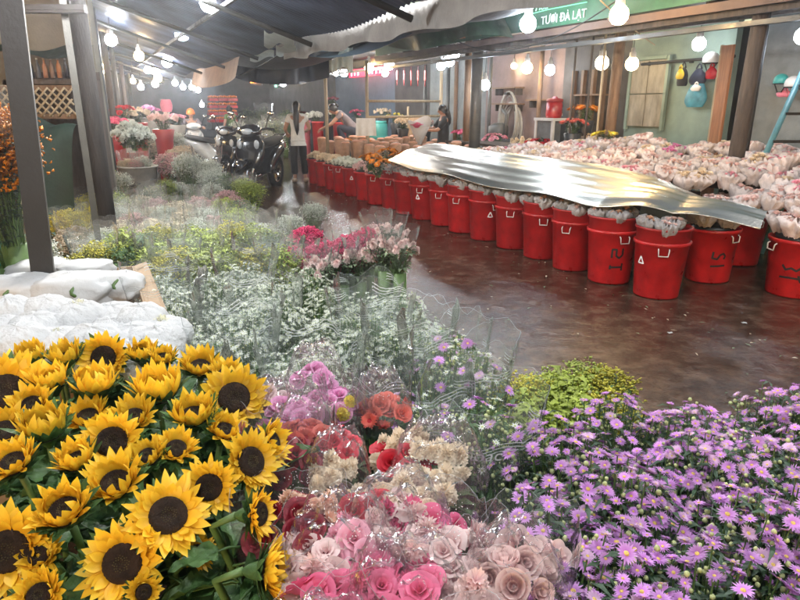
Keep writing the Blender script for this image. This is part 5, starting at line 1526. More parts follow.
# ================================================================== LEFT DISPLAY, MIDDLE DISTANCE
def plume(seed, H, Rr, leafm, bitm, n=34, bits=26, L=.06, W=.014, dome=.10, bit=.006, low=.3):
    rr = random.Random(seed); tips = layout(n, H, Rr, dome, seed, .03)
    fm = foliage(tips, [leafm, M['stem'], M['bud']], seed, z_neck=.25 * H, per=16, L=L, W=W, low=low)
    q = MB()
    for p, nn in tips:
        for k in range(bits):
            f = rr.random(); c = p + Vector((rr.gauss(0, .02 + .018 * f), rr.gauss(0, .02 + .018 * f), .03 - f * .15))
            d = Vector((rr.gauss(0, 1), rr.gauss(0, 1), rr.gauss(0, 1))).normalized()
            s = d.orthogonal().normalized() * bit * rr.uniform(.6, 1.4); u = d.cross(s)
            q.add([c - s, c + u, c + s, c - u * .5 + d * bit], [(0, 1, 2), (0, 2, 3), (1, 0, 3), (2, 1, 3)])
    return fm, q.mesh('blossom_mesh', bitm)
PL = {
    'lime': [plume(s, .62, .16, M['leaf_lime'], M['leaf_lime'], L=.075, W=.032, bits=20, bit=.009) for s in (1, 2)],
    'gold': [plume(s, .62, .16, M['leaf'], M['gold_bits'], bits=60, bit=.009) for s in (3, 4)],
    'yellow': [plume(s, .60, .14, M['leaf_lime'], M['yellow'], bits=80, bit=.010) for s in (5, 6)],
    'orange': [plume(s, .60, .15, M['leaf_dark'], M['orange'], bits=80, bit=.010) for s in (21, 22)],
    'green': [plume(s, .60, .16, M['leaf'], M['bud'], bits=8, L=.09, W=.022) for s in (7, 8)],
    'dark': [plume(s, .60, .18, M['leaf_dark'], M['bud'], bits=5, L=.10, W=.026) for s in (9, 10)],
    'grey': [plume(s, .55, .18, M['leaf_grey'], M['white_petal'], bits=50, bit=.008) for s in (11, 12)],
    'dry': [plume(s, .50, .18, M['leaf_grey'], M['cream_petal'], bits=95, bit=.010) for s in (13, 14)],
    'pinkdry': [plume(s, .50, .18, M['leaf_grey'], M['pale_pink'], bits=85, bit=.010) for s in (15, 16)],
    'gyps': [plume(s, .52, .15, M['leaf_grey'], M['hot_pink'], bits=130, bit=.011) for s in (17, 18)],
    'white': [plume(s, .52, .15, M['leaf_grey'], M['white_petal'], bits=60, bit=.008) for s in (19, 20)],
}
SLV = {k: [sleeve(s, .06, r, .05, h, m, w)[0] for s in (1, 2, 3)] for k, (r, h, m, w) in {
    'milk': (.19, .66, M['film_milk'], .10), 'clear': (.19, .66, M['film'], .10), 'print': (.19, .70, M['film_print'], .09)}.items()}
def fill_bunch(px, py, ztop, kind, label, group=None, wrap='milk', cat='bouquet', name='wrapped_bouquet', size=1.0, v=None, p=None):
    if p is None: p = at(px, py, ztop)
    k = R.randrange(2) if v is None else v
    fm, bm_ = PL[kind][k]
    h = .62 * size
    z0 = max(ztop - h, 0.0)
    t = thing(name, label, cat, (p.x, p.y, z0), R.uniform(0, 6), group, (size * R.uniform(.95, 1.1), size * R.uniform(.95, 1.1), size))
    t.rotation_euler.x = R.uniform(-.12, .12); t.rotation_euler.y = R.uniform(-.12, .12)
    put('foliage', fm, t); put('blossom', bm_, t)
    if wrap and R.random() < .7: put('sleeve', R.choice(SLV[wrap]), t, rz=R.uniform(0, 6))
    if z0 > .03:
        zb = z0
        q = MB(); q.tube([(0, 0, 0), (0, 0, -zb / size)], .055, 8); q.build('stem_bundle', M['stem'], t)
    return t
# rows in the photo, back to front; each row: y, ztop, kinds with x
ROWS = [
    ('far corner row', 128, .95, [(92, 'dark'), (108, 'dark'), (122, 'dark')], None, 1.3),
    ('row by the stall posts', 152, .75, [(60, 'green'), (84, 'dark'), (100, 'grey')], 'milk', 1.1),
    ('row before the teal bin', 166, .70, [(45, 'green'), (66, 'lime'), (84, 'green'), (102, 'lime'), (119, 'grey')], 'milk', 1.0),
    ('row below the grey tub', 190, .62, [(70, 'yellow'), (86, 'yellow'), (101, 'yellow'), (114, 'lime'), (120, 'dry'), (138, 'dry'), (158, 'pinkdry'), (176, 'dry'), (196, 'pinkdry')], 'milk', .95),
    ('row below the white bucket', 181, .52, [(150, 'green'), (166, 'lime'), (178, 'grey'), (208, 'dark'), (222, 'green'), (238, 'lime')], 'milk', .85),
    ('gap row behind the grey post', 199, .58, [(92, 'yellow'), (112, 'grey'), (128, 'white'), (146, 'dry'), (164, 'white'), (182, 'dry'), (204, 'grey'), (220, 'lime'), (238, 'green')], 'milk', .9),
    ('pale row before the yellow greens', 217, .58, [(70, 'dry'), (104, 'white'), (122, 'dry'), (142, 'pinkdry'), (162, 'white'), (182, 'dry'), (202, 'white'), (222, 'dry'), (244, 'grey'), (264, 'white')], 'milk', .92),
    ('row behind the steel post', 208, .58, [(58, 'yellow'), (72, 'yellow'), (90, 'yellow'), (112, 'dry'), (132, 'pinkdry'), (152, 'dry'), (172, 'dry'), (192, 'grey'), (212, 'pinkdry'), (232, 'lime')], 'milk', .9),
    ('yellow green row', 226, .62, [(92, 'white'), (118, 'lime'), (140, 'green'), (163, 'gold'), (186, 'lime'), (208, 'lime'), (230, 'gold'), (254, 'lime'), (278, 'green')], 'milk', 1.0),
    ('front yellow green row', 246, .62, [(96, 'gold'), (122, 'green'), (148, 'lime'), (174, 'gold'), (200, 'lime'), (226, 'lime'), (250, 'gold'), (272, 'lime')], 'print', 1.0),
]
KW = {'dark': 'dark green leafy', 'green': 'fresh green leafy', 'grey': 'grey green', 'lime': 'yellow green', 'gold': 'green and gold', 'yellow': 'bright yellow', 'dry': 'cream dried', 'pinkdry': 'pale pink dried', 'white': 'whitish'}
for words_, y, z, items, wrap, size in ROWS:
    for j, (x, k) in enumerate(items):
        fill_bunch(x, y + R.uniform(-4, 4), z, k, f'{KW[k]} bunch, {ORD[j]} from the left in the {words_}', f'bunches in the {words_}', wrap, size=size)
# heap of pale bunches along the aisle edge, behind the scooters
HE = [(158, 113, 'dry', 20), (170, 124, 'white', 15), (158, 131, 'dry', 15), (182, 136, 'dry', 13), (168, 143, 'pinkdry', 12), (188, 147, 'grey', 11), (206, 150, 'white', 11), (212, 163, 'grey', 10), (224, 171, 'green', 9.5), (214, 178, 'grey', 9), (240, 178, 'lime', 9),
      (226, 186, 'pinkdry', 8.5), (250, 186, 'lime', 8.6), (240, 117, 'grey', 18), (250, 121, 'grey', 17), (262, 116, 'grey', 17.5), (272, 118, 'green', 17), (244, 127, 'grey', 15.5), (256, 129, 'grey', 15), (268, 127, 'grey', 15.5), (276, 123, 'green', 16), (228, 124, 'dry', 17), (228, 134, 'pinkdry', 15), (284, 108, 'green', 20), (262, 106, 'green', 21), (250, 107, 'dark', 21)]
for j, (x, y, k, Y) in enumerate(HE):
    p = aty(x, y, Y)
    place = 'heap behind the scooters' if x > 220 and y < 140 else 'pale heap by the aisle'
    fill_bunch(x, y, max(p.z, .4), k, f'{KW[k]} bunch, {ORD[j % 25]} from the far end of the {place}', f'bunches in the {place}', None if j % 2 else 'milk', size=min(1.7, max(.95, p.z / .62)), p=p)
for j, (x, y, Y) in enumerate(((128, 126, 9.6), (138, 129, 9.4), (133, 135, 9.2), (124, 133, 9.5), (143, 135, 9.3))):
    p = aty(x, y, Y)
    cluster(p - Vector((0, 0, .22)), hyd[0], fol_small[0], 8, .13, f'white pompon bunch, {ORD[j]} in the clump above the dark red crate', 'bouquet', 'white pompon bunches over the dark red crate', scale=1.1)
for j, (dx, k) in enumerate(((-.14, 'dry'), (.1, 'grey'), (0, 'pinkdry'))):
    fill_bunch(0, 0, .82, k, f'{KW[k]} bundle standing in the large grey tub', 'bundles in the grey tub', 'milk', size=.9, p=pb + Vector((dx, 0, 0)))
for j, (dx, k) in enumerate(((-.08, 'white'), (.08, 'grey'))):
    fill_bunch(0, 0, .74, k, f'{KW[k]} bundle standing in the white bucket', 'bundles in the white bucket', 'milk', size=.85, p=pw_ + Vector((dx, 0, 0)))
# far left edge
for j, (x, y, z, k, lab) in enumerate(((-14, 95, 1.62, 'orange', 'tall orange bunch in shiny film at the left edge'), (-16, 120, 1.5, 'orange', 'lower orange bunch at the left edge'), (12, 205, .85, 'grey', 'silvery grey sprays around the dark steel post'), (28, 222, .72, 'grey', 'low silvery grey sprays left of the dark steel post'), (8, 245, .62, 'grey', 'silvery bunch under the maroon flowers'), (-12, 235, .62, 'green', 'green bunch at the left edge below the maroon flowers'))):
    fill_bunch(x, y, z, k, lab, None, 'clear' if j < 2 else None, size=1.2 if j < 2 else 1.0, p=aty(x, y, 3.3 if j < 2 else 3.9 + .1 * j))
mar_h = carnation(3, M['maroon'], .035)
for j, (x, y) in enumerate(((22, 212), (28, 226), (20, 232))):
    p = aty(x, y, 3.75); cluster(p - Vector((0, 0, .2)), mar_h, fol_small[2], 9, .09, f'maroon flower bunch beside the dark steel post, {("highest", "middle", "lowest")[j]} of three', 'bouquet', 'maroon bunches beside the post')
p = aty(4, 262, 3.5); t = thing('storage_bin', 'teal plastic bin at the left edge below the silvery bunches', 'bin', (p.x, p.y, 0))
q = MB(); q.lathe([(.001, 0), (.13, 0), (.16, p.z + .1), (.17, p.z + .1), (.17, p.z + .13), (.15, p.z + .12)], 24); q.build('tub', M['teal'], t)
# pink gypsophila and pale carnations at the aisle edge
for j, (x, y, k, z) in enumerate(((300, 236, 'gyps', .62), (318, 232, 'gyps', .63), (336, 229, 'gyps', .63), (352, 224, 'gyps', .64), (366, 220, 'gyps', .65), (308, 226, 'gyps', .5), (378, 214, 'pinkdry', .62), (290, 214, 'grey', .45), (310, 206, 'grey', .40), (286, 228, 'dry', .5))):
    fill_bunch(x, y, z, k, f'{"bright pink" if k == "gyps" else "pale"} feathery bunch, {ORD[j]} in the pink patch at the aisle edge', 'feathery bunches at the aisle edge', None if k == 'gyps' else 'milk', size=.95 if k == 'gyps' else .8)
car_p = [carnation(s, M[m_], .031) for s, m_ in ((11, 'pale_pink'), (12, 'pale_pink'), (13, 'pink_petal'))]
for j, (x, y, k, n) in enumerate(((302, 252, 0, 10), (322, 256, 0, 10), (342, 252, 1, 10), (360, 250, 0, 10), (350, 244, 2, 8), (312, 262, 1, 9), (368, 240, 0, 9), (384, 238, 1, 11), (392, 225, 0, 11), (400, 240, 0, 10))):
    z = .50 if j < 7 else .62; p = at(x, y, z)
    t = cluster(Vector((p.x, p.y, z - .26)), car_p[k], fol_small[1], n, .12, f'pale pink carnation bunch, {ORD[j]} in the patch before the feathery pink bunches', 'bouquet', 'carnation bunches at the aisle edge', name='wrapped_bouquet', scale=1.05)
    put('sleeve', SLV['clear'][j % 3], t, scale=(.75, .75, .52))
    q = MB(); q.tube([(0, 0, 0), (0, 0, -(z - .26) / 1.05)], .05, 8); q.build('stem_bundle', M['stem'], t)

# ================================================================== FOREGROUND
# ---- carton with white paper bundles, netted white blooms
b0, b1, b2 = at(150, 318, .74), at(118, 266, .74), at(-60, 278, .74)
def carton():
    c = Vector((b0.x, b0.y, 0))
    t = thing('cardboard_box', 'open brown cardboard box packed with white paper bundles', 'box', c, YAW)
    X1, X0 = 0.0, -1.25
    y0, y1 = 0.0, (b1 - b0).length
    for nm, bx in (('side_panel', ((X1, (y0 + y1) / 2, .36), (.012, y1 - y0, .74))), ('side_panel', ((X0, (y0 + y1) / 2, .36), (.012, y1 - y0, .74))), ('front_panel', (((X0 + X1) / 2, y0, .33), (X1 - X0, .012, .66))), ('back_panel', (((X0 + X1) / 2, y1, .36), (X1 - X0, .012, .74))), ('base', (((X0 + X1) / 2, (y0 + y1) / 2, .01), (X1 - X0 - .03, y1 - y0 - .03, .012)))):
        q = MB(); q.box(*bx); q.build(nm, M['cardboard'], t, smooth=False)
    q = MB(); q.add([(X1, y0 + .02, .73), (X1, y1 - .02, .73), (X1 + .07, y1 - .03, .75), (X1 + .08, y0 + .03, .72), (X1 + .004, y0 + .02, .736), (X1 + .004, y1 - .02, .736), (X1 + .07, y1 - .03, .756), (X1 + .08, y0 + .03, .726)], [(0, 1, 2, 3), (7, 6, 5, 4)]); q.build('flap', M['cardboard'], t, smooth=False)
carton()
for j, (x, y, w, h) in enumerate(((18, 292, 84, 38), (74, 290, 84, 40), (116, 286, 54, 36), (40, 270, 60, 24), (86, 270, 56, 24), (-40, 286, 70, 40))):
    p = at(x, y, .74); rx = msize(w, p) / 2; rz = msize(h, p) * .42
    t = thing('paper_bundle', f'white paper bundle in the cardboard box, {("broad one by the thick post", "broadest one in the middle", "front one by the open flap", "small one at the back by the post", "small one at the back middle", "one running out of the photo")[j]}', 'flower bundle', p, R.uniform(-.2, .2), 'white paper bundles in the box')
    q = MB(); sd = R.random() * 30
    def fn(u, v):
        a, b = 2 * PI * u, PI * (v - .5)
        k = 1 + .16 * noise.noise(Vector((math.cos(a) * math.cos(b) * 2 + sd, math.sin(a) * math.cos(b) * 2, math.sin(b) * 2))) + .06 * noise.noise(Vector((math.cos(a) * 7 + sd, math.sin(a) * 7, b * 5)))
        sg = lambda x, e: math.copysign(abs(x) ** e, x)
        return (rx * k * sg(math.cos(b), .7) * sg(math.cos(a), .8), rx * .75 * k * sg(math.cos(b), .7) * sg(math.sin(a), .8), rz * k * sg(math.sin(b), .8))
    q.grid(fn, 40, 24); q.build('wrapping', M['white_paper'], t)
    q = MB(); q.tube([(rx * .25 + .012 * math.sin(i), -rx * .76 * math.cos(.3 * (i - 4)), -rz * .3 + rz * 1.15 * i / 8) for i in range(9)], .008, 6)
    q.build('stem', M['stem'], t)
q = MB()
MUM = [mum(s, .052, M['cream_white'], 90) for s in (21, 22, 23)]
def foam(seed):
    q = MB(); off = seed * 7.3
    def fn(u, v):
        a = 2 * PI * u; b = -.9 + v * (.9 + PI / 2)
        k = 1 + .10 * noise.noise(Vector((math.cos(a) * 1.5 + off, math.sin(a) * 1.5, b))) + .035 * noise.noise(Vector((math.cos(a) * 5 + off, math.sin(a) * 5, b * 4))) + .014 * max(abs(math.sin(7 * a + 4.5 * b)), abs(math.sin(7 * a - 4.5 * b))) ** 5
        rd = .098 * max(math.cos(min(b, PI / 2)), 0.0) ** .6 * k
        return (rd * math.cos(a), rd * math.sin(a), .062 * math.sin(b) * k + .006 * noise.noise(Vector((math.cos(a) * 3 + off, math.sin(a) * 3, b * 2))))
    q.grid(fn, 96, 34); return q.mesh('foam_mesh', M['foam_white'])
FOAM = [foam(s) for s in (1, 2, 3, 4)]
def netcap(seed):
    q = MB(); rr = random.Random(seed)
    for k in range(26):
        a0 = 2 * PI * k / 26
        for sg in (1, -1):
            q.tube([(.094 * math.cos(b) * math.cos(a0 + sg * b * .55), .094 * math.cos(b) * math.sin(a0 + sg * b * .55), .094 * math.sin(b)) for b in [-.5 + 1.75 * i / 9 for i in range(10)]], .0022, 3, cap=False)
    return q.mesh('net_mesh', M['white_cloth'])
k = 0
for row, (y, z, xs) in enumerate(((318, .80, (-20, 14, 48, 82, 116, 142)), (331, .80, (-34, 2, 38, 74, 108, 136, 160)), (346, .80, (-14, 22, 58, 94, 128, 156)), (362, .78, (5, 45, 85, 122, 150)))):
    for j, x in enumerate(xs):
        p = at(x + R.uniform(-6, 6), y + R.uniform(-4, 4), z + R.uniform(-.02, .02))
        t = thing('netted_chrysanthemum', f'netted white chrysanthemum, {ORD[j]} from left in the {("row against the box", "second row from the box", "third row from the box", "row against the sunflowers")[row]}', 'flower', (p.x, p.y, 0), R.uniform(0, 6), 'netted white chrysanthemums', 1)
        put('bloom', MUM[k % 3], t, loc=(R.uniform(-.02, .02), R.uniform(-.03, .01), p.z + (.038 if k % 3 == 0 else .015)), scale=R.uniform(.5, .8)); put('foam_net', FOAM[k % 4], t, loc=(0, 0, p.z), rz=R.uniform(0, 6), scale=(R.uniform(.95, 1.2), R.uniform(.95, 1.2), R.uniform(.9, 1.25)))
        q = MB(); q.tube([(0, 0, .1), (0, 0, p.z - .03)], .008, 6); q.build('stem', M['stem'], t)
        k += 1

# ---- sunflowers
def sun_head(seed, r, disc, cup, curl):
    rr = random.Random(seed)
    q = MB()
    for w, (n, L, dz) in enumerate(((26, r - disc * .85, 0), (24, (r - disc) * .98, .003), (16, (r - disc) * .72, .006))):
        for k in range(n):
            ph = 2 * PI * (k + .5 * w + rr.uniform(-.25, .25)) / n
            T = Matrix.Rotation(ph, 4, 'Z') @ Matrix.Translation((disc * .93, 0, dz - .002)) @ Matrix.Rotation(rr.uniform(-.25, .25), 4, 'X')
            q.petal(T, L * rr.uniform(.74, 1.24), r * rr.uniform(.18, .28), cup + rr.uniform(-.32, .32) + .17 * w, curl + rr.uniform(-.8, .7), 6, 0, .32, base=.5)
    pet = q.mesh('petal_mesh', M['sun_petal'])
    q = MB()
    prof = [(disc, -.004), (disc * .98, .006), (disc * .8, .013), (disc * .45, .012), (disc * .2, .008), (.0005, .006)]
    q.lathe(prof, 28, 0)
    for i in range(230):
        f = math.sqrt((i + .5) / 230); a = i * 2.39996; rd = disc * .98 * f
        z = .013 - .009 * max(0, (f - .75) / .25) ** 2 - (.006 if f < .2 else 0)
        h = .0035 if f > .5 else .002; w = disc * .045
        c = Vector((rd * math.cos(a), rd * math.sin(a), z)); 
        q.add([c + Vector((w, 0, -.002)), c + Vector((-w * .5, w * .87, -.002)), c + Vector((-w * .5, -w * .87, -.002)), c + Vector((0, 0, h))], [(0, 1, 3), (1, 2, 3), (2, 0, 3)], 1 if f < .42 else 0)
    dm = q.mesh('disc_mesh', [M['sun_disc'], M['sun_core']])
    q = MB()
    for w in range(2):
        for k in range(13):
            ph = 2 * PI * (k + .5 * w + rr.uniform(-.2, .2)) / 13
            q.petal(Matrix.Rotation(ph, 4, 'Z') @ Matrix.Translation((disc * .55, 0, -.012 - .006 * w)), r * .70 * rr.uniform(.75, 1.25), r * .24, cup * .6, .3 + rr.uniform(-.5, .4), 4, 0, .2, base=.8)
    q.lathe([(.006, -.045), (.012, -.034), (disc * .7, -.016), (disc * .95, -.004)], 18, 0)
    sp = q.mesh('sepal_mesh', M['leaf_sun'])
    return pet, dm, sp
def leaf_mesh(seed, L=.12, W=.09):
    rr = random.Random(seed); q = MB(); b1, b2 = rr.uniform(.3, .9), rr.uniform(.1, .5)
    def fn(u, v):
        w = W * .5 * (math.sin(PI * min(1, v ** .62)) * (1 - .25 * v) + .02) * (1 + .05 * math.sin(v * 40 + u * 3))
        x = (u - .5) * 2 * w
        z = -b1 * L * v * v * .6 + abs(u - .5) * W * b2 + .006 * math.sin(v * 16 + u * 9) * abs(u - .5) * 2
        return (L * v, x, z)
    q.grid(fn, 8, 10)
    q.tube([(-.045, 0, .0), (-.02, 0, .004), (L * .5, 0, -b1 * L * .15 - .001)], [.003, .0028, .0015], 5)
    return q.mesh('leaf_mesh', M['leaf_sun'])
LEAF = [leaf_mesh(s, L, W) for s, L, W in ((1, .13, .10), (2, .11, .085), (3, .12, .075), (4, .09, .075))]
HEADC = {}
SUN = [  # px, py, diameter px, azimuth (0 to camera, 90 right), elevation, cup, label
    (123, 563, 76, 5, 32, .25, 'big sunflower turned square to the viewer with wide brown disc at the front'),
    (168, 516, 74, 38, 48, .15, 'sunflower with ragged petals and dark disc beside the biggest one'),
    (65, 512, 60, 8, 66, .75, 'cup shaped sunflower with narrow dark disc above the biggest one'),
    (116, 484, 60, 10, 64, .65, 'sunflower tilted upward just behind the cup shaped one'),
    (8, 551, 82, 12, 30, .2, 'large sunflower cut by the left edge near the bottom corner'),
    (209, 487, 52, 12, 28, .3, 'medium sunflower facing front with olive brown disc'),
    (250, 462, 58, 55, 32, .3, 'sunflower turned half right toward the wrapped roses'),
    (257, 514, 46, 80, 12, .4, 'sunflower seen edge on against the red wrapped flowers'),
    (268, 571, 58, 88, 2, .55, 'sunflower in profile on a level stem in the bottom row'),
    (234, 398, 62, 22, 38, .2, 'bright sunflower with curled petal over its disc by the white asters'),
    (194, 417, 54, 25, 78, .7, 'upturned sunflower just left of the bright one by the asters'),
    (158, 395, 62, 5, 86, .85, 'broad upturned sunflower showing green sepals below its crown'),
    (104, 358, 48, 8, 26, .3, 'sunflower facing front in the back row with dark violet disc'),
    (66, 360, 40, -10, 80, .85, 'small upturned sunflower left of the back row front facing one'),
    (32, 360, 38, -15, 80, .9, 'small upturned sunflower nearest the white blooms at the left'),
    (143, 356, 36, 20, 78, .85, 'small upturned sunflower right of the back row front facing one'),
    (163, 360, 30, 30, 74, .8, 'last small sunflower of the back row beside the asters'),
    (52, 384, 46, -5, 80, .8, 'upturned sunflower between the left edge and the back row'),
    (6, 392, 72, 35, 40, .35, 'very large sunflower cut by the left edge in the upper rows'),
    (97, 388, 56, 0, 84, .75, 'broad upturned sunflower below the back row front facing one'),
    (46, 432, 60, -5, 84, .85, 'green cupped sunflower with short crown in the middle left'),
    (112, 442, 58, 18, 44, .4, 'sunflower with a leaf folded across its disc'),
    (14, 464, 54, -10, 70, .6, 'bright upturned sunflower by the left edge above the bottom corner'),
    (78, 462, 48, -20, 76, .75, 'leaning sunflower showing green sepals in the centre of the bunch'),
    (271, 443, 46, 85, 20, .5, 'orange sunflower in profile behind the half right one'),
    (200, 368, 42, 30, 70, .7, 'small sunflower leaning right at the back edge by the asters'),
    (40, 596, 52, 8, 58, .5, 'sunflower peeping up at the bottom edge near the corner'),
    (88, 418, 44, 10, 70, .6, 'half hidden sunflower between the broad upturned ones'),
    (196, 553, 34, 60, 40, .5, 'small half hidden sunflower under the ragged one'),
    (143, 592, 34, 40, 35, .5, 'sunflower mostly hidden at the bottom edge beside the biggest one'),
    (224, 432, 40, 60, 66, .7, 'half hidden sunflower behind the medium front facing one'),
    (32, 406, 46, 10, 62, .5, 'upturned sunflower tucked below the very large one'),
    (134, 418, 44, 20, 60, .5, 'sunflower squeezed between the leaf covered one and the broad upturned ones'),
    (176, 450, 44, 35, 62, .5, 'upturned sunflower just above the medium front facing one'),
    (148, 458, 40, -15, 66, .6, 'small upturned sunflower right of the leaf covered one'),
    (40, 556, 44, 0, 52, .5, 'sunflower squeezed beside the large one cut by the left edge'),
    (226, 376, 36, 40, 66, .6, 'small sunflower behind the bright one by the asters'),
    (5, 432, 50, 30, 55, .5, 'half hidden sunflower at the left edge below the very large one'),
]
for i, (px, py, dpx, az, el, cup, lab) in enumerate(SUN):
    zt = .86 - .05 * (py > 540) + R.uniform(-.012, .012) - (.04 if 'hidden' in lab else 0)
    p = at(px, py, zt)
    r = msize(dpx, p) / 2
    r = r / max(.55, math.cos(cup * .75))
    r = min(r * 1.12, .112)
    disc = r * (.46 if cup < .5 else .40)
    if el > 70: cup += .30
    elif el > 55: cup += .12
    a, e = math.radians(az), math.radians(el)
    f = Vector((math.sin(a) * math.cos(e), -math.cos(a) * math.cos(e), math.sin(e)))
    t = thing('sunflower', lab, 'sunflower', (p.x * .93 - .03, p.y + .05, .05), 0, 'loose sunflowers standing in one big bunch')
    hp = p - Vector(t.location)
    T = Matrix.Translation(hp) @ turn_to(f, R.uniform(0, 6))
    pm, dm, sm = sun_head(100 + i, r, disc, cup, .35 if cup < .5 else .55)
    put('petals', pm, t, M=T); put('disc', dm, t, M=T); put('sepals', sm, t, M=T)
    b = hp - f * .045
    q = MB(); q.tube([b, b - f * .05 + Vector((0, 0, -.02)), Vector((b.x * .6, b.y * .6, b.z - .24)), (0, 0, .3), (0, 0, 0)], [.008, .0075, .009, .010, .010], 8); q.build('stem', M['stem'], t)
    for k in range(9):
        an = R.uniform(0, 2 * PI); dz = R.uniform(.05, .24)
        T2 = Matrix.Translation(hp - f * .05 + Vector((math.cos(an) * .035, math.sin(an) * .035, -dz))) @ Matrix.Rotation(an, 4, 'Z') @ Matrix.Rotation(R.uniform(-.5, .3), 4, 'Y') @ Matrix.Rotation(R.uniform(-.5, .5), 4, 'X')
        put('leaf', LEAF[(i + k) % 4], t, M=T2)
# leaf across the disc
p = at(110, 437, .92)

# ---- white asters in printed sleeves
WD = [daisy(s, .0118 + .001 * s, 10, [M['white_petal'], M['bud']], .27, 'white_daisy', .15, 1, .42) for s in (1, 2, 3)]
def aster_bunch(seed, n_ind, n_more, H, Rr, flower, leafm, dome, buds, bud_r, per, L, W, jit=.03, sd=.022, low=.35):
    tips = layout(n_ind, H, Rr, dome, seed, jit)
    rr = random.Random(seed + 5)
    fm = foliage(tips, [M[leafm], M['stem'], M['bud']], seed, z_neck=.3 * H, per=per, L=L, W=W, low=low, buds=buds, bud_r=bud_r)
    mm = None
    if n_more:
        q = MB()
        src = [(list(map(Vector, [v.co for v in f.vertices])), [(tuple(pp.vertices), pp.material_index) for pp in f.polygons]) for f in flower]
        for k in range(n_more):
            c, nn = tips[rr.randrange(len(tips))]
            c = c + Vector((rr.gauss(0, sd), rr.gauss(0, sd), -abs(rr.gauss(.008, sd * 1.6))))
            T = Matrix.Translation(c) @ turn_to((nn + Vector((rr.gauss(0, .4), rr.gauss(0, .4), 0))).normalized(), rr.uniform(0, 6))
            vs, fs = src[k % len(src)]
            b = len(q.v); q.v.extend([tuple(T @ v) for v in vs])
            for f, mi in fs: q.f.append(tuple(i + b for i in f)); q.m.append(mi)
        mm = q.mesh('blossom_mesh', list(flower[0].materials))
    return tips, fm, mm
WA = [aster_bunch(s, 70, 250, .74, .155, WD, 'leaf', .12, 2, .004, 14, .04, .009, jit=.055, sd=.018) for s in (31, 32, 33)]
PRS = [sleeve(s, .06, .185, .12, .80, M['film_print'], .09) for s in (5, 6, 7, 8)]
WROWS = [('row nearest the yellow green bunches', 266, .74, (165, 200, 236, 272, 306)), ('second row from the yellow green bunches', 284, .74, (160, 198, 240, 280, 322, 362, 396)), ('middle row of the patch', 306, .74, (190, 236, 282, 330, 374, 414)), ('row before the wrapped roses', 332, .74, (196, 246, 298, 350, 398)), ('row nearest the sunflowers', 362, .72, (208, 266, 322))]
for words_, y, z, xs in WROWS:
    for j, x in enumerate(xs):
        p = at(x, y, z + R.uniform(-.03, .03)); v = R.randrange(3)
        tips, fm, mm = WA[v]
        t = thing('wrapped_bouquet', f'wrapped white aster bunch, {ORD[j]} from left in the {words_}', 'bouquet', (p.x, p.y, z - .74), R.uniform(0, 6), 'white aster bunches wrapped in printed film', R.uniform(.95, 1.06))
        t.rotation_euler.x, t.rotation_euler.y = R.uniform(-.1, .1), R.uniform(-.1, .1)
        put('foliage', fm, t)
        for q_, nn in tips: put('flower', R.choice(WD), t, M=Matrix.Translation(q_) @ turn_to(nn, R.uniform(0, 6)))
        tag(put('blossoms', mm, t), kind='stuff')
        if (j * 2 + len(words_)) % 5 < 2: put('sleeve', PRS[(j + v) % 4][0], t, rz=R.uniform(0, 6))
# ---- big mixed bunches in printed film by the aisle, with lettering
PD = [daisy(s, .021 + .0015 * (s % 3), 20, [M['purple'] if s % 3 else M['lilac'], M['aster_eye']], .24, 'purple_daisy', .12, 2, .22, 1 + s % 2) for s in (1, 2, 3, 4)]
PA = [aster_bunch(s, 62, 0, .80, .155, PD, 'leaf_dark', .12, 3, .0058, 13, .045, .010) for s in (41, 42, 43)]
MIX = [aster_bunch(s, 40, 0, .84, .15, PD, 'leaf', .14, 5, .0055, 16, .05, .011) for s in (51, 52)]
SL2 = [sleeve(s, .075, .175, .10, .88, M['film_print'], .06, 56, 20) for s in (61, 62, 63)]
def lettering(t, fn, r0z, ang, z, size):
    cu = bpy.data.curves.new('lettering', 'FONT'); cu.body = 'hoac'; cu.size = size; cu.shear = .2
    tmp = bpy.data.objects.new('tmp', cu); C.objects.link(tmp)
    me = bpy.data.meshes.new_from_object(tmp.evaluated_get(bpy.context.evaluated_depsgraph_get())); bpy.data.objects.remove(tmp)
    q = MB(); q.add([v.co.copy() for v in me.vertices], [tuple(f.vertices) for f in me.polygons])
    for k in range(14):      # tulip shaped emblem: two leaf outlines
        a0, a1 = PI * k / 14, PI * (k + 1) / 14
        for sx in (1, -1):
            f = lambda a, w: (-size * .35 + sx * (math.sin(a) * w) * size, size * (.25 + 1.15 * (1 - a / PI)) if sx > 0 else size * (.05 + 1.0 * (1 - a / PI)))
            a, b, c, d = f(a0, .30), f(a1, .30), f(a1, .20), f(a0, .20)
            q.add([(a[0], a[1], 0), (b[0], b[1], 0), (c[0], c[1], 0), (d[0], d[1], 0)], [(0, 1, 2, 3)])
    out = []
    for x, y, _ in q.v:
        v = (z + y - .10) / .78
        r = fn(ang / (2 * PI), max(0, min(1, v)))
        rad = math.hypot(r.x, r.y); an = ang + x / rad
        r = fn((an / (2 * PI)) % 1, max(0, min(.94, v))); rad = math.hypot(r.x, r.y) + .007
        out.append((rad * math.cos(an), rad * math.sin(an), z + y))
    q.v = out
    q.build('lettering', M['white_ink'], t, smooth=False)
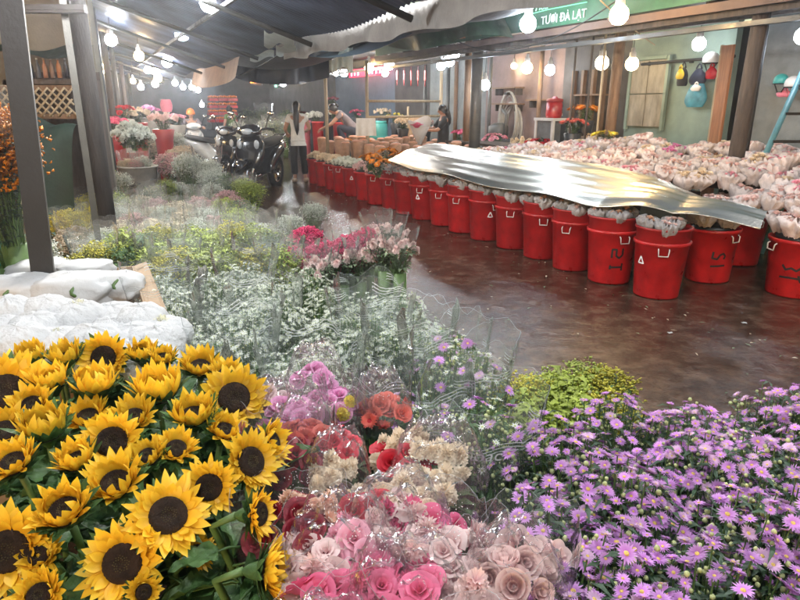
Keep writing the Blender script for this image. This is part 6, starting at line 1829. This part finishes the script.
for j, (px, py, z, v, lab) in enumerate(((464, 340, .87, 0, 'tall mixed aster bunch in film printed with wavy lines, next to the aisle'), (412, 388, .80, 1, 'mixed aster bunch with purple flowers in printed film, beside the cream roses'), (446, 328, .80, 1, 'mixed aster bunch with yellow edge behind the tall one'), (482, 396, .84, 0, 'mixed aster bunch with printed tulip emblem next to the purple asters'))):
    p = at(px, py, z); tips, fm, mm = MIX[v]
    t = thing('wrapped_bouquet', lab, 'bouquet', (p.x, p.y, z - .84), 0, 'mixed aster bunches in printed film')
    put('foliage', fm, t, rz=j)
    for k, (q_, nn) in enumerate(tips):
        T = Matrix.Rotation(j, 4, 'Z') @ Matrix.Translation(q_) @ turn_to(nn, R.uniform(0, 6))
        if k % 3 == 0: put('flower', PD[k % 4], t, M=T)
        else: put('flower', WD[k % 3], t, M=T)
    sm, fn = SL2[j % 3]
    put('sleeve', sm, t)
    if j in (1, 3):
        d_ = ray(*((463, 458) if j == 3 else (428, 402))); oc = Vector((-p.x, -p.y)); dd = Vector((d_.x, d_.y)); rr_ = .165
        A_, B_, C_ = dd.dot(dd), oc.dot(dd), oc.dot(oc) - rr_ * rr_; disc_ = max(B_ * B_ - A_ * C_, 0)
        kk = (-B_ - math.sqrt(disc_)) / A_; hit = O + d_ * kk - Vector((p.x, p.y, z - .84))
        lettering(t, fn, None, math.atan2(hit.y, hit.x), max(.2, min(.80, hit.z)), .048)
# ---- yellow green sprays between
for j, (px, py, z) in enumerate(((522, 372, .72), (552, 370, .74), (582, 366, .72), (610, 372, .72), (536, 392, .72), (572, 388, .72), (600, 392, .70))):
    fill_bunch(px, py, z, 'lime' if j % 3 else 'gold', f'yellow green spray, {ORD[j]} from the mixed bunches, beside the wet aisle', 'yellow green sprays behind the purple asters', None, size=.72)
# ---- purple asters
PSL = [sleeve(s, .08, .18, .10, .70, M['film'], .08) for s in (71, 72)]
PROWS = [('back row by the wet floor', 380, .86, (622, 680, 736, 790, 842)), ('second row from the wet floor', 420, .85, (572, 612, 658, 720, 782, 846)), ('third row from the wet floor', 472, .84, (578, 622, 670, 734, 806)), ('row before the last', 538, .84, (562, 640, 724, 808)), ('row nearest the viewer', 606, .84, (520, 610, 706, 800)), ('lowest row', 690, .82, (560, 670, 780))]
for words_, y, z, xs in PROWS:
    for j, x in enumerate(xs):
        p = at(x, y, z + R.uniform(-.03, .02)); v = R.randrange(3); tips, fm, mm = PA[v]
        t = thing('aster_bouquet', f'purple aster bunch, {ORD[j]} from the left in the {words_}', 'bouquet', (p.x, p.y, z - .84 + R.uniform(-.02, .03)), R.uniform(0, 6), 'purple aster bunches', R.uniform(.96, 1.06))
        t.rotation_euler.x, t.rotation_euler.y = R.uniform(-.1, .1), R.uniform(-.1, .1)
        put('foliage', fm, t)
        for k, (q_, nn) in enumerate(tips):
            put('flower', PD[R.choice((0, 0, 1, 1, 2, 3))], t, M=Matrix.Translation(q_) @ turn_to(nn + Vector((0, -.1, 0)), R.uniform(0, 6)) @ Matrix.Scale(R.uniform(.5, .98), 4))
        if (j + len(words_)) % 3 == 0: put('sleeve', PSL[j % 2][0], t)
# ---- wrapped roses, carnations and tulips in the middle
RH = {
    'magenta': [rose(1, M['magenta'], open_=.7), rose(2, M['magenta'])], 'red': [rose(3, M['red_petal'], ruffle=.08), rose(4, M['red_petal'], open_=.7)], 'dark': [rose(5, M['dark_red']), rose(6, M['dark_red'], open_=.7)],
    'cream': [carnation(7, M['cream_petal'], .038), carnation(8, M['cream_petal'], .036)], 'peach': [carnation(9, M['peach_petal'], .036), daisy(9, .038, 26, [M['peach_petal'], M['cream_petal']], .3, 'gerbera', .5, 2, .3, 2)],
    'hot': [rose(10, M['hot_pink'], open_=.8), carnation(11, M['hot_pink'], .042)], 'pink': [rose(12, M['pink_petal'], open_=.7), carnation(13, M['pink_petal'], .040)],
    'tulip': [rose(14, M['pale_pink'], ((3, .3, .75), (4, .62, .85), (5, .85, .8)), .040, .25), rose(15, M['pale_pink'], ((3, .3, .7), (5, .7, .8)), .040, .45)],
    'salmon': [daisy(16, .036, 24, [M['salmon'], M['red_petal']], .3, 'gerbera', .45, 2, .3, 2), rose(17, M['salmon'])], 'gold': [daisy(18, .034, 20, [M['yellow'], M['gold_bits']], .3, 'gerbera', .35, 2, .34, 2), carnation(19, M['yellow'], .034)],
    'blush': [carnation(20, M['pale_pink'], .042), rose(21, M['pale_pink'], open_=.7)],
}
FO2 = [foliage(layout(18, .78, .11, .05, s), [M['leaf'], M['stem'], M['bud']], s, z_neck=.25, per=10, L=.07, W=.028, low=.4) for s in (81, 82)]
def dew(seed, rad):
    rr = random.Random(seed); q = MB()
    for k in range(45):
        a = rr.gauss(seed, .6); rd = rad * rr.uniform(.25, .8)
        q.ball((rd * math.cos(a), rd * math.sin(a), .045 * (1 - (rd / rad) ** 2) + .012 + rr.uniform(0, .012)), rr.uniform(.0006, .0013), 6)
    return q.mesh('dew_mesh', M['dew'])
M['dew'] = mat('dew_drop', (.85, .85, .85), .1, .05, 10, spec=.8)
DEW = [dew(s, .10) for s in (1, 3, 5)]
RSL = [sleeve(s, .05, r, .30, h, M[m_], .13, 44, 16) for s, r, h, m_ in ((91, .125, .86, 'film_pink'), (92, .13, .85, 'film_pink'), (93, .12, .87, 'film'), (94, .13, .84, 'film_pink'))]
def crumple(seed, rad, m):
    # loose crinkled film drawn over the heads
    q = MB(); off = seed * 3.7
    def fn(u, v):
        a = 2 * PI * u; rd = rad * v
        z = .055 * (1 - v * v) + .045 * noise.noise(Vector((math.cos(a) * rd * 22 + off, math.sin(a) * rd * 22, 1))) + .022 * noise.noise(Vector((math.cos(a) * rd * 60 + off, math.sin(a) * rd * 60, 5))) - .06 * v ** 4
        return (rd * math.cos(a), rd * math.sin(a), z)
    q.grid(fn, 44, 14); return q.mesh('crumple_mesh', m)
CRM = [crumple(s, .12, M[m_]) for s, m_ in ((1, 'film_pink'), (2, 'film'), (3, 'film_pink'))]
ROSES = [  # px, py, kind, count, radius, label
    (296, 398, 'magenta', 8, .085, 'magenta roses in sparkling film behind the sunflowers'),
    (330, 392, 'magenta', 7, .08, 'pinkish magenta roses next to the white asters'),
    (268, 392, 'blush', 6, .07, 'pale blush roses tucked against the bright sunflower'),
    (308, 376, 'magenta', 5, .07, 'small magenta bunch farthest back among the wrapped roses'),
    (368, 398, 'salmon', 6, .075, 'salmon gerberas around one yellow bloom'),
    (362, 404, 'gold', 2, .035, 'yellow gerbera pair between magenta and salmon flowers'),
    (392, 400, 'salmon', 5, .06, 'salmon gerberas beside the dark mixed asters'),
    (350, 440, 'red', 8, .085, 'bright red roses at the centre of the wrapped flowers'),
    (384, 448, 'red', 7, .08, 'red roses bordering the cream carnations'),
    (316, 436, 'salmon', 6, .07, 'dull red roses between sunflowers and bright red roses'),
    (290, 446, 'dark', 7, .08, 'dark red roses close to the profile sunflower'),
    (284, 492, 'dark', 8, .085, 'darkest red roses under dewy film beside the sunflowers'),
    (318, 474, 'cream', 5, .06, 'small cream carnations above the peach bloom'),
    (318, 505, 'peach', 4, .055, 'peach bloom beside the darkest red roses'),
    (412, 448, 'cream', 8, .09, 'cream carnations beside the mixed asters'),
    (424, 464, 'cream', 8, .09, 'yellowish cream carnations below the printed emblem'),
    (420, 486, 'cream', 7, .08, 'cream and blush carnations in the middle'),
    (372, 492, 'red', 6, .07, 'red roses hidden below the cream carnations'),
    (384, 514, 'blush', 7, .085, 'blush carnations at the middle of the front rows'),
    (350, 530, 'blush', 6, .08, 'blush carnations behind the hot pink ones'),
    (420, 540, 'hot', 7, .085, 'hot pink carnations beside the pale tulips'),
    (370, 556, 'pink', 7, .085, 'pink roses under hazy film near the bottom'),
    (330, 585, 'hot', 8, .09, 'hot pink carnations nearest the profile sunflower'),
    (392, 600, 'hot', 8, .09, 'hot pink carnations in the middle of the bottom row'),
    (440, 598, 'hot', 8, .09, 'hot pink carnations in the bottom row beside the tulips'),
    (452, 560, 'blush', 6, .08, 'blush roses right under the cream carnations'),
    (492, 530, 'tulip', 6, .07, 'pale pink tulips in cloudy film beside the purple asters'),
    (486, 562, 'tulip', 6, .07, 'second row of pale pink tulips beside the purple asters'),
    (500, 596, 'blush', 6, .08, 'blush roses in the bottom row below the tulips'),
    (300, 560, 'dark', 5, .07, 'dark roses in shade between hot pink carnations and sunflowers'),
    (350, 640, 'hot', 8, .09, 'hot pink carnations cut by the bottom edge near the sunflowers'),
    (430, 646, 'hot', 8, .09, 'hot pink carnations cut by the bottom edge near the tulips'),
]
for i, (px, py, k, n, rad, lab) in enumerate(ROSES):
    z = .80 if py < 480 else .82
    p = at(px, py, z)
    t = thing('wrapped_bouquet', lab, 'bouquet', (p.x, p.y, 0), 0, 'wrapped bunches of roses and carnations')
    t.rotation_euler = (R.uniform(-.08, .08), R.uniform(-.08, .08), 0)
    put('foliage', FO2[i % 2], t, rz=R.uniform(0, 6), scale=(.9, .9, .96))
    for q_, nn in layout(int(n * 1.7), z + .01, rad, .03, i + 7, .018):
        tilt = (nn + Vector((R.gauss(0, .15), -.35 + R.gauss(0, .2), 0))).normalized()
        put('bloom', R.choice(RH[k]), t, M=Matrix.Translation(q_) @ turn_to(tilt, R.uniform(0, 6)) @ Matrix.Scale(R.uniform(.5, .76), 4))
    s = rad / .10 + .12
    if i % 5 < 2 and k != 'cream': put('sleeve', RSL[i % 4][0], t, rz=R.uniform(0, 6), scale=(s, s, 1))
    if i % 3 == 1: tag(put('dewdrops', DEW[i % 3], t, loc=(0, 0, z + .02), rz=R.uniform(0, 6), scale=(s, s, 1.0)), kind='stuff')
    if i % 3 == 0: put('film_cover', CRM[i % 3], t, loc=(0, 0, z + .03), rz=R.uniform(0, 6), scale=(s, s, 1.0))

# ---- far flower stands
FAR = [(288, 118, 6.2, 'magenta', 'magenta'), (300, 110, 7.6, 'dark', 'dark red'), (357, 108, 7.9, 'hot', 'hot pink'), (383, 108, 7.9, 'cream', 'cream'), (332, 96, 8.0, 'pink', 'pink'), (396, 112, 7.8, 'gold', 'yellow'), (425, 118, 7.9, 'blush', 'blush'), (462, 128, 7.6, 'hot', 'bright pink'), (494, 132, 7.5, 'pink', 'soft pink'), (522, 138, 7.4, 'cream', 'pale cream'), (540, 136, 7.6, 'red', 'red')]
for j, (px, py, tt, k, w) in enumerate(FAR):
    pot_plant(px, py, tt, RH[k][0], 12, f'{w} flowers in a vase along the far shop fronts, {ORD[j]} from aisle end', sc_=1.35)
FARL = [(112, 120, 12, 'hot'), (122, 108, 14, 'red'), (136, 112, 14.5, 'cream'), (148, 108, 16, 'magenta'), (162, 118, 13.5, 'blush'), (176, 116, 17, 'pink')]
for j, (px, py, Y, k) in enumerate(FARL):
    p = aty(px, py, Y)
    t = cluster(Vector((p.x, p.y, p.z - .3)), RH[k][0], fol_small[j % 3], 16, .18, f'big flower pot on the left stalls, {ORD[j]} from the timber post', 'potted flowers', scale=1.5, name='potted_flower')
    q = MB(); q.lathe([(.10, -(p.z - .3) / 1.5), (.12, -.10), (.15, .04), (.14, .05), (.001, .03)], 16); q.build('vase', M['bucket_grey'] if j % 2 else M['red_dark'], t)

# ---- litter on the wet floor
q = MB()
for k in range(230):
    s, tt = R.uniform(1.5, 14), R.uniform(1.6, 4.1)
    if R.random() < .5: tt = 4.15 - abs(R.gauss(0, .25))
    p = st(s, tt, .006 + R.random() * .006); a = R.uniform(0, 6)
    leaf_quad(q, p, Vector((math.cos(a), math.sin(a), .05)), R.uniform(.015, .07), R.uniform(.008, .02), R.choice((0, 0, 1, 2)), droop=.02)
tag(q.build('leaf_litter', [M['leaf_grey'], M['cream_petal'], M['leaf']]), kind='stuff')
for k, (px, py, lab) in enumerate(((316, 213, 'crumpled white scrap on the wet floor by the pink patch'), (670, 334, 'tiny pale scrap on the wet floor before the purple asters'), (744, 324, 'thin white scrap on the wet floor near the marked bins'))):
    p = at(px, py, .0); t = thing('paper_scrap', lab, 'litter', p)
    w = .09 if k == 0 else .035
    q = MB(); q.grid(lambda u, v: ((u - .5) * w, (v - .5) * w * .8, .008 + w * .4 * abs(noise.noise(Vector((u * 3 + k, v * 3, 2))))), 8, 8); q.build('paper', M['white_paper'], t)

# ================================================================== THE AIR: thin haze, added also for a bloom-like glow around the bulbs
def haze():
    m, n, l = nodes('haze')
    n.remove(n['Principled BSDF'])
    v = n.new('ShaderNodeVolumePrincipled')
    v.inputs['Color'].default_value = (.90, .93, 1.0, 1)
    v.inputs['Density'].default_value = .0042
    v.inputs['Anisotropy'].default_value = .86
    l.new(v.outputs[0], n['Material Output'].inputs['Volume'])
    q = MB(); q.box((0, 17, 3.0), (60, 70, 8.4))
    tag(q.build('haze', m, smooth=False), kind='stuff')
haze()
